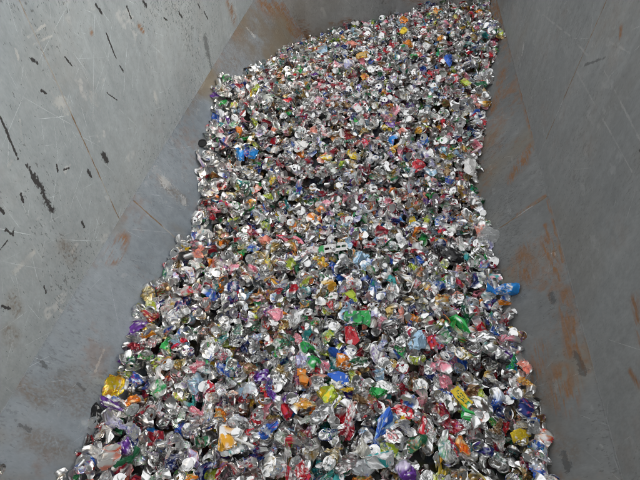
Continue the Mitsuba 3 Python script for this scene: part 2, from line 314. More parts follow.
def crush(kind, hc, rg):
    """A function that maps points of the whole can to points of the crushed one."""
    def pick(**k):
        return rg.uniform(*k[kind])

    ph = rg.uniform(0, 7, 6)
    seed = int(rg.integers(1, 99999))
    axial = pick(pancake=(0.13, 0.34), flat=(0.75, 0.98), dented=(0.7, 0.95), balled=(0.42, 0.7), whole=(0.97, 0.98))
    squash = pick(pancake=(0.85, 1.0), flat=(0.10, 0.34), dented=(0.6, 0.9), balled=(0.45, 0.75), whole=(0.8, 0.85))
    folds = rg.uniform(1.6, 3.2)
    fold_a = pick(pancake=(0.14, 0.26), flat=(0.0, 0.05), dented=(0.02, 0.08), balled=(0.06, 0.16), whole=(0.01, 0.02))
    lobes = int(rg.integers(2, 4))
    bend = pick(pancake=(-0.3, 0.3), flat=(-1.0, 1.0), dented=(-0.5, 0.5), balled=(-1.3, 1.3), whole=(0.1, 0.15))
    up0, up1 = pick(pancake=(-0.5, 0.5), flat=(0.4, 1.5), dented=(-0.3, 0.6), balled=(0.0, 1.0), whole=(-0.1, 0.1)), pick(pancake=(-0.4, 0.4), flat=(-0.3, 1.4), dented=(-0.3, 0.3), balled=(-0.4, 0.9), whole=(-0.1, 0.1))
    twist = rg.uniform(-0.9, 0.9) * (0.05 if kind == 'whole' else 0.4 if kind == 'dented' else 1)
    shear = rg.uniform(-0.018, 0.018, 2)
    tilt = rg.uniform(-0.6, 0.6, 2) if kind == 'pancake' else rg.uniform(-0.2, 0.2, 2)
    yaw = rg.uniform(0, 2 * np.pi)
    dents = []
    for _ in range(int(rg.integers(4, 9)) + (3 if kind in ('flat', 'balled', 'dented') else 0)):
        a = rg.uniform(0, 2 * np.pi)
        d = np.array([math.cos(a), math.sin(a), rg.uniform(-0.9, 0.9)])
        dents.append((d / np.linalg.norm(d), rg.uniform(0.014, 0.030) + (0.014 if kind == 'whole' else 0), rg.uniform(1.6, 2.0), rg.uniform(-0.38, 0.38)))
    amp = rg.uniform(0.7, 1.4)
    end_sq = rg.uniform(0.15, 0.8)
    lid_amp = rg.uniform(0.3, 1.1)
    # the line through the middle of the bent can
    us = np.linspace(0, 1, 81)
    ss = np.clip((us - 0.62) / 0.3, 0, 1)
    sb = np.clip((0.38 - us) / 0.3, 0, 1)
    ang = bend * (us - 0.5) + up0 * ss * ss * (3 - 2 * ss) - up1 * sb * sb * (3 - 2 * sb)
    cy, cz = np.cumsum(np.sin(ang)) * hc / 80 * axial, np.cumsum(np.cos(ang)) * hc / 80 * axial
    cy, cz = cy - cy[40], cz - cz[40]

    def fn(P):
        p = np.array(P, float)
        q = p.copy()
        zt = p[:, 2] / hc
        th = np.arctan2(p[:, 1], p[:, 0])
        soft = np.clip(np.minimum(zt, 1 - zt) * 5, 0, 1)            # ends are stiff
        g = 1 + fold_a * soft * (np.sin(folds * 2 * np.pi * zt + ph[0] + 1.5 * np.sin(lobes * th + ph[1])) - 0.45)
        p[:, :2] *= g[:, None]
        # dents: caps mirrored through a plane, as thin shells buckle
        for n, d, k, off in dents:
            over = np.maximum(0, (p - [0, 0, hc * (0.5 + off)]) @ n - d)
            p -= (over * k * soft)[:, None] * n
        # squash across a turned axis, least at the ends
        c, s = math.cos(yaw), math.sin(yaw)
        x, y = p[:, 0] * c + p[:, 1] * s, -p[:, 0] * s + p[:, 1] * c
        y = y * (squash + (1 - squash) * end_sq * (1 - soft))
        x = x * (1 + 0.30 * (1 - squash) * soft)
        z = p[:, 2] - zt * hc                                       # nothing left but dents' own shift
        u = zt - 0.5
        z = z * axial + u * 2 * (tilt[0] * x + tilt[1] * y) * np.clip(np.abs(u) * 2, 0, 1)
        x, y = x + shear[0] * u * 2, y + shear[1] * u * 2
        a = twist * u
        x, y = x * np.cos(a) - y * np.sin(a), x * np.sin(a) + y * np.cos(a)
        uu = np.clip(zt, 0, 1)
        A, Y, Z = np.interp(uu, us, ang), np.interp(uu, us, cy), np.interp(uu, us, cz)
        p = np.stack([x, Y + y * np.cos(A) + z * np.sin(A), Z - y * np.sin(A) + z * np.cos(A)], -1)
        w = (lid_amp * 0.6 + (1 - lid_amp * 0.6) * soft)[:, None] * amp
        r1 = vnoise(q, 45, seed)
        r2 = vnoise(q, 120, seed + 10)
        p += w * ((np.abs(r1) - 0.2) * 0.014 + r1 * 0.006 + (np.abs(r2) - 0.2) * 0.010)
        return p

    return fn


def split(V, F3, angle=32):
    """Vertices doubled along sharp edges; returns vertices, faces and the source index of each vertex."""
    m = trimesh.Trimesh(V, F3, process=False)
    s = trimesh.graph.smooth_shade(m, angle=math.radians(angle), facet_minarea=None)
    src = cKDTree(V).query(np.asarray(s.vertices))[1]
    return np.array(s.vertices), np.array(s.faces), src


def make_variant(i, n, rings, kind=None, tall=None):
    rg = np.random.default_rng(1000 + i)
    kind = kind or rg.choice(['pancake', 'flat', 'dented', 'balled'], p=[0.36, 0.44, 0.05, 0.15])
    tall = tall or (1.0 if rg.random() < 0.7 else rg.choice([0.8, 1.35, 1.35]))
    parts, hc = can_parts(n, rings, tall)
    fn = crush(kind, hc, rg)
    out, allv = {}, []
    for k, (V, Fc) in parts.items():
        W, F2, src = split(fn(V), Fc)
        th, zt = np.arctan2(V[:, 1], V[:, 0])[src], V[:, 2][src] / hc
        out[k] = [W, F2, th, zt]
        allv.append(W)
    c = np.concatenate(allv)
    mid = (c.max(0) + c.min(0)) / 2
    for k in out:
        out[k][0] = out[k][0] - mid
    # thin axis of the crushed can, for laying it down
    e, ax = np.linalg.eigh(np.cov((np.concatenate([out['body'][0], out['lid'][0]]) - 0).T))
    lid_n = out['lid'][0].mean(0) - out['base'][0].mean(0)
    return {'kind': kind, 'parts': out, 'axes': ax.T, 'lid': lid_n / np.linalg.norm(lid_n), 'all': np.concatenate([out[k][0] for k in ('body', 'lid', 'base')])}


NEAR, FAR = 90, 90
VARIANTS = [make_variant(i, 28, 11) for i in range(NEAR)] + [make_variant(500 + i, 16, 7) for i in range(FAR)]

SILVER = (0.80, 0.80, 0.795)
COLORS = {   # name: (main, second, metallic)
    'silver': ((0.80, 0.80, 0.795), (0.80, 0.80, 0.80), 1.0),
    'white': ((0.78, 0.77, 0.75), (0.60, 0.61, 0.62), 0.3),
    'pale grey': ((0.54, 0.55, 0.55), (0.70, 0.70, 0.69), 0.7),
    'white and red': ((0.704, 0.686, 0.669), (0.55, 0.03, 0.05), 0.35),
    'white and blue': ((0.669, 0.695, 0.722), (0.05, 0.14, 0.50), 0.4),
    'white and green': ((0.669, 0.695, 0.66), (0.05, 0.35, 0.12), 0.4),
    'white and gold': ((0.695, 0.678, 0.616), (0.55, 0.36, 0.08), 0.5),
    'red': ((0.55, 0.02, 0.035), (0.80, 0.75, 0.75), 0.45),
    'dark red': ((0.28, 0.015, 0.03), (0.55, 0.35, 0.35), 0.5),
    'pink': ((0.80, 0.30, 0.38), (0.85, 0.70, 0.72), 0.4),
    'salmon': ((0.82, 0.30, 0.22), (0.85, 0.62, 0.55), 0.3),
    'orange': ((0.80, 0.24, 0.02), (0.85, 0.60, 0.30), 0.4),
    'amber': ((0.66, 0.33, 0.03), (0.80, 0.65, 0.35), 0.5),
    'yellow': ((0.80, 0.58, 0.03), (0.85, 0.80, 0.50), 0.3),
    'gold': ((0.50, 0.36, 0.13), (0.75, 0.66, 0.42), 0.85),
    'lime': ((0.48, 0.60, 0.06), (0.78, 0.80, 0.50), 0.4),
    'green': ((0.03, 0.36, 0.08), (0.65, 0.78, 0.62), 0.45),
    'dark green': ((0.02, 0.13, 0.06), (0.40, 0.50, 0.42), 0.5),
    'teal': ((0.04, 0.33, 0.33), (0.60, 0.76, 0.76), 0.5),
    'light blue': ((0.36, 0.55, 0.72), (0.75, 0.80, 0.84), 0.45),
    'blue': ((0.03, 0.12, 0.52), (0.65, 0.72, 0.84), 0.45),
    'bright blue': ((0.02, 0.26, 0.72), (0.70, 0.82, 0.90), 0.25),
    'navy': ((0.015, 0.03, 0.16), (0.40, 0.44, 0.55), 0.5),
    'purple': ((0.16, 0.05, 0.34), (0.62, 0.55, 0.72), 0.5),
    'lavender': ((0.45, 0.44, 0.68), (0.75, 0.75, 0.84), 0.4),
    'black': ((0.015, 0.015, 0.017), (0.10, 0.10, 0.10), 0.2),
    'brown': ((0.22, 0.12, 0.05), (0.55, 0.42, 0.25), 0.5),
}
NAMES = list(COLORS)
WEIGHTS = np.array([13, 10, 9, 8, 6, 5, 5, 4.5, 5, 4, 2, 1.2, 2, 1.5, 5, 2.5, 2.5, 4.5, 1.6, 3, 2, 0.4, 4, 1.8, 1.5, 6, 4])
WEIGHTS = WEIGHTS / WEIGHTS.sum()


def paint(part, th, zt, V, col, rg):
    """(colour, (metallic, roughness)) per vertex of one part of one can."""
    n = len(th)
    a, b, met = COLORS[col]
    s = rg.uniform(0, 50)
    if part != 'body':
        k = rg.uniform(0.66, 0.94)
        ro = rg.uniform(0.16, 0.32)
        return np.tile(np.array(SILVER) * k, (n, 1)), np.tile([1.0, ro], (n, 1))
    style = rg.integers(0, 6)
    t0 = rg.uniform(0, 2 * np.pi)
    d = np.abs((th - t0 + np.pi) % (2 * np.pi) - np.pi)
    e = meshkit.noise(np.stack([np.cos(th) * 2.2 + s, np.sin(th) * 2.2, zt * 5], -1), 5)
    f = meshkit.noise(np.stack([np.cos(th) * 4.5 + s, np.sin(th) * 4.5, zt * 12], -1), 6)
    if style == 0:
        m = np.clip((0.9 - d) * 5, 0, 1) * (e > 0.42) * ((zt > 0.2) & (zt < 0.8))
    elif style == 1:
        m = np.clip((np.sin(2 * th + zt * 7 + s) - 0.35) * 4, 0, 1)
    elif style == 2:
        m = ((zt > 0.38) & (zt < 0.62)) * 1.0
    elif style == 3:
        m = np.clip((e - 0.58) * 9, 0, 1)
    elif style == 4:
        m = np.clip((0.55 - d) * 6, 0, 1) * ((zt > 0.3) & (zt < 0.7))
    else:
        m = np.clip((zt - 0.62) * 9, 0, 1)
    c = np.array(a) * (1 - m[:, None]) + np.array(b) * m[:, None]
    # small print in an accent colour
    acc = np.array(COLORS[ACCENTS[int(rg.integers(0, len(ACCENTS)))]][0])
    pr = np.clip((f - rg.uniform(0.50, 0.78)) * 14, 0, 1) * np.clip((rg.uniform(1.0, 3.0) - d) * 3, 0, 1) * ((zt > 0.15) & (zt < 0.85))
    c = c * (1 - 0.85 * pr[:, None]) + acc * 0.85 * pr[:, None]
    h = meshkit.noise(np.stack([np.cos(th) * 6 - s, np.sin(th) * 6, zt * 17], -1), 12)
    ac2 = np.array(COLORS[ACCENTS[int(rg.integers(0, len(ACCENTS)))]][0])
    p2 = np.clip((h - rg.uniform(0.60, 0.85)) * 16, 0, 1)[:, None] * 0.8
    c = c * (1 - p2) + ac2 * p2
    c = c * (0.88 + 0.2 * rg.random())
    bare = np.clip(((zt > 0.93) | (zt < 0.075)).astype(float) + (meshkit.noise(np.stack([np.cos(th) * 5 + s, np.sin(th) * 5, zt * 11], -1), 9) > 0.80), 0, 1)
    c = c * (1 - bare[:, None]) + np.array(SILVER) * bare[:, None]
    mt = met * (1 - bare) + bare
    mt = mt * (1 - 0.6 * pr)
    ro = np.where(mt > 0.9, 0.24, 0.3)
    return c, np.stack([mt, ro], -1)


ACCENTS = ['red', 'red', 'dark red', 'green', 'blue', 'navy', 'black', 'gold', 'orange', 'pink', 'teal', 'purple', 'dark green', 'white', 'white']

# ------------------------------------------------------------------ the heap's surface and the packing of the cans on it
def depth_at(x, y):
    """Drop of the heap's surface below the camera, over H, from contact heights along the walls."""
    yl = [-0.6, 0.2, 1.07, 1.40, 1.75, 2.1, 2.5, 2.9]
    left = [1.17, 1.165, 1.185, 1.13, 1.045, 1.14, 1.265, 1.41]
    yr = [-0.6, 0.39, 0.81, 1.10, 1.49, 1.95, 2.42, 2.9]
    right = [1.12, 1.13, 1.16, 1.18, 1.215, 1.134, 1.02, 1.05]
    t = np.clip((x / H + 0.62) / 1.07, 0, 1)
    mid_y = [-0.6, 0.3, 0.9, 1.25, 1.6, 2.0, 2.5, 2.9]
    mid = [0.02, 0.015, 0.0, -0.035, 0.04, 0.065, 0.05, 0.05]
    d = np.interp(y / H, yl, left) * (1 - t) + np.interp(y / H, yr, right) * t
    return d - np.interp(y / H, mid_y, mid) * np.sin(np.pi * t) * 1.0


CELL = 0.006
GX0, GY0 = XL - 0.05, YN + 0.1
NXC, NYC = int((XR - XL + 0.1) / CELL) + 1, int((YE - GY0) / CELL) + 1
gx, gy = np.meshgrid(GX0 + (np.arange(NXC) + 0.5) * CELL, GY0 + (np.arange(NYC) + 0.5) * CELL, indexing='ij')
TARGET = ZF + H - depth_at(gx, gy) * H
P3 = np.stack([gx, gy, gx * 0], -1)
TARGET = TARGET + (meshkit.fbm(P3 * 2.6, 3, 4) - 0.5) * 0.13
SHELL = np.maximum(np.maximum(ZF - (gx - XL) * SN / CS, ZF - (XR - gx) * SN / CS), 0)
SHELL = np.where((gx < XL + 0.004) | (gx > XR - 0.004) | (gy > YE - 0.004), 9.0, SHELL)
BED = np.maximum(TARGET - 0.125, SHELL)


def rot_from(z_to, spin):
    """Rotation whose rows carry the third local axis onto z_to."""
    z = z_to / np.linalg.norm(z_to)
    x = np.cross([0.3, 0.9, 0.1], z)
    x /= np.linalg.norm(x)
    B = np.stack([x, np.cross(z, x), z], 1)
    c, s = math.cos(spin), math.sin(spin)
    return B @ np.array([[c, -s, 0], [s, c, 0], [0, 0, 1]])


def footprint(P):
    ix, iy = np.round(P[:, 0] / CELL).astype(int), np.round(P[:, 1] / CELL).astype(int)
    x0, y0 = ix.min(), iy.min()
    nx, ny = ix.max() - x0 + 1, iy.max() - y0 + 1
    k = (ix - x0) * ny + iy - y0
    lo, hi = np.full(nx * ny, 9.0), np.full(nx * ny, -9.0)
    np.minimum.at(lo, k, P[:, 2])
    np.maximum.at(hi, k, P[:, 2])
    return x0, y0, lo.reshape(nx, ny), hi.reshape(nx, ny)


def drop(Hm, P, x, y, nest=96):
    """Rest height of the points P put at x, y over the height map; None outside."""
    x0, y0, lo, hi = footprint(P)
    cx, cy = int(round((x - GX0) / CELL - 0.5)) + x0, int(round((y - GY0) / CELL - 0.5)) + y0
    if cx < 0 or cy < 0 or cx + lo.shape[0] > NXC or cy + lo.shape[1] > NYC:
        return None
    w = Hm[cx:cx + lo.shape[0], cy:cy + lo.shape[1]]
    on = lo < 5
    z = np.percentile((w - lo)[on], nest)
    return z, (slice(cx, cx + lo.shape[0]), slice(cy, cy + lo.shape[1])), on, hi


def orientation(v, rg):
    ax = v['axes']
    if v['kind'] == 'flat' or rg.random() < 0.35:
        up = ax[0] * rg.choice([-1, 1])                       # thin axis up: it lies flat
    elif v['kind'] == 'pancake':
        up = v['lid'] * (1 if rg.random() < 0.62 else -1)
    else:
        up = ax[int(rg.integers(0, 2))] * rg.choice([-1, 1])
    A = rot_from(up, 0.0)
    tiltd = np.array([rg.normal(0, 0.34), rg.normal(0, 0.34) - 0.12, 1.0])
    return rot_from(tiltd, rg.uniform(0, 2 * np.pi)) @ A.T


def pack():
    """Drops cans one by one where the heap still lies lowest under its surface, each onto what lies there already."""
    rg = np.random.default_rng(77)
    Hm = BED.copy()
    cans = []
    active = TARGET > SHELL + 0.012
    B = 5
    bx, by = NXC // B, NYC // B
    tries = np.zeros((bx, by), int)
    for _ in range(400):
        gap = np.where(active, TARGET - Hm, -1)
        blk = gap[:bx * B, :by * B].reshape(bx, B, by, B).mean((1, 3))
        ci, cj = np.nonzero((blk > 0.013) & (tries < 6))
        if len(ci) == 0 or len(cans) > 6500:
            break
        taken = np.zeros_like(blk, bool)
        for o in rg.permutation(len(ci)):
            i, j = ci[o], cj[o]
            if taken[max(0, i - 3):i + 4, max(0, j - 3):j + 4].any():
                continue
            taken[i, j] = True
            tries[i, j] += 1
            x, y = GX0 + (i * B + rg.uniform(0, B)) * CELL, GY0 + (j * B + rg.uniform(0, B)) * CELL
            vi = int(rg.integers(0, NEAR)) if y < 1.35 else NEAR + int(rg.integers(0, FAR))
            v, best = VARIANTS[vi], None
            for _ in range(3):
                R = orientation(v, rg)
                got = drop(Hm, v['all'] @ R.T, x, y, 80)
                if got is None:
                    continue
                top = got[0] + np.percentile(got[3][got[2]], 80) - TARGET[got[1]].mean()
                score = max(top - 0.02, 0) * 3 + got[0] + 0.012 * rg.random()
                if best is None or score < best[0]:
                    best = (score, R, got, top)
            if best is None or best[3] > 0.055:
                continue
            _, R, (z, w, on, hi), _ = best
            Hm[w] = np.where(on, np.maximum(Hm[w], z + hi), Hm[w])
            cans.append((vi, R, np.array([x, y, z])))
    return cans, Hm


CANS, HEIGHT = pack()
COLOR_OF = {}
SINGLE, HIDDEN, ODD = {}, set(), []
COLOR_OF = {4784: 'red', 4019: 'gold', 5318: 'red', 6189: 'green', 630: 'teal', 4732: 'salmon', 5158: 'pink', 5697: 'blue', 4077: 'blue', 5918: 'black', 1561: 'pink', 5289: 'salmon', 6171: 'red', 3903: 'lime', 5793: 'red', 5942: 'blue', 4803: 'yellow', 6432: 'amber', 5232: 'pink', 6204: 'red', 5489: 'pink', 4962: 'pink', 4262: 'dark red', 6014: 'navy', 3108: 'amber', 6472: 'pink', 4719: 'blue', 3316: 'red', 5917: 'red', 6363: 'pink', 6444: 'teal', 6221: 'orange', 6257: 'orange', 5072: 'purple', 6227: 'lime', 3935: 'green', 6418: 'blue', 5441: 'navy', 4771: 'orange', 5498: 'amber', 5767: 'lime', 4871: 'dark red', 5133: 'salmon', 5713: 'gold', 4858: 'red', 4835: 'lime', 6187: 'white and red', 6244: 'red', 5578: 'white', 3872: 'yellow', 5168: 'blue', 5045: 'blue', 5909: 'red', 6500: 'dark red', 2020: 'red', 5063: 'green', 5433: 'lime', 670: 'pink', 6174: 'lime', 2628: 'purple', 4534: 'dark green', 2209: 'purple', 6286: 'green', 636: 'lime', 4363: 'amber', 5162: 'green', 4863: 'amber', 4141: 'gold', 5673: 'navy', 6124: 'pink', 5626: 'pink', 5238: 'blue', 6298: 'dark red', 5547: 'dark red', 1968: 'red', 4508: 'white and red', 5210: 'pink', 4791: 'lavender', 5393: 'dark green', 6149: 'red', 5359: 'orange', 3747: 'orange', 6107: 'brown', 5435: 'teal', 5912: 'green', 6349: 'blue', 6208: 'amber', 5058: 'light blue', 5591: 'lavender', 4219: 'dark red', 1607: 'yellow', 4132: 'pink', 4093: 'red', 6448: 'blue', 1937: 'blue', 4497: 'navy', 1293: 'green', 2914: 'teal', 5822: 'yellow', 3696: 'red', 5181: 'red', 5948: 'gold', 3601: 'green', 2535: 'red', 5281: 'navy', 4152: 'yellow', 5179: 'navy', 4796: 'green', 5330: 'lime', 877: 'dark green', 6390: 'orange', 4248: 'dark green', 6252: 'green', 4148: 'navy', 2671: 'dark green', 5647: 'lavender', 5290: 'orange', 5768: 'silver', 4208: 'silver', 6456: 'lime', 5725: 'brown', 3907: 'silver', 6123: 'purple', 6329: 'light blue', 5237: 'white and red', 6145: 'white and red', 5624: 'dark red', 4649: 'navy', 6047: 'silver', 6178: 'brown', 6341: 'silver', 6426: 'navy', 2678: 'lime', 3044: 'silver', 4142: 'silver'}
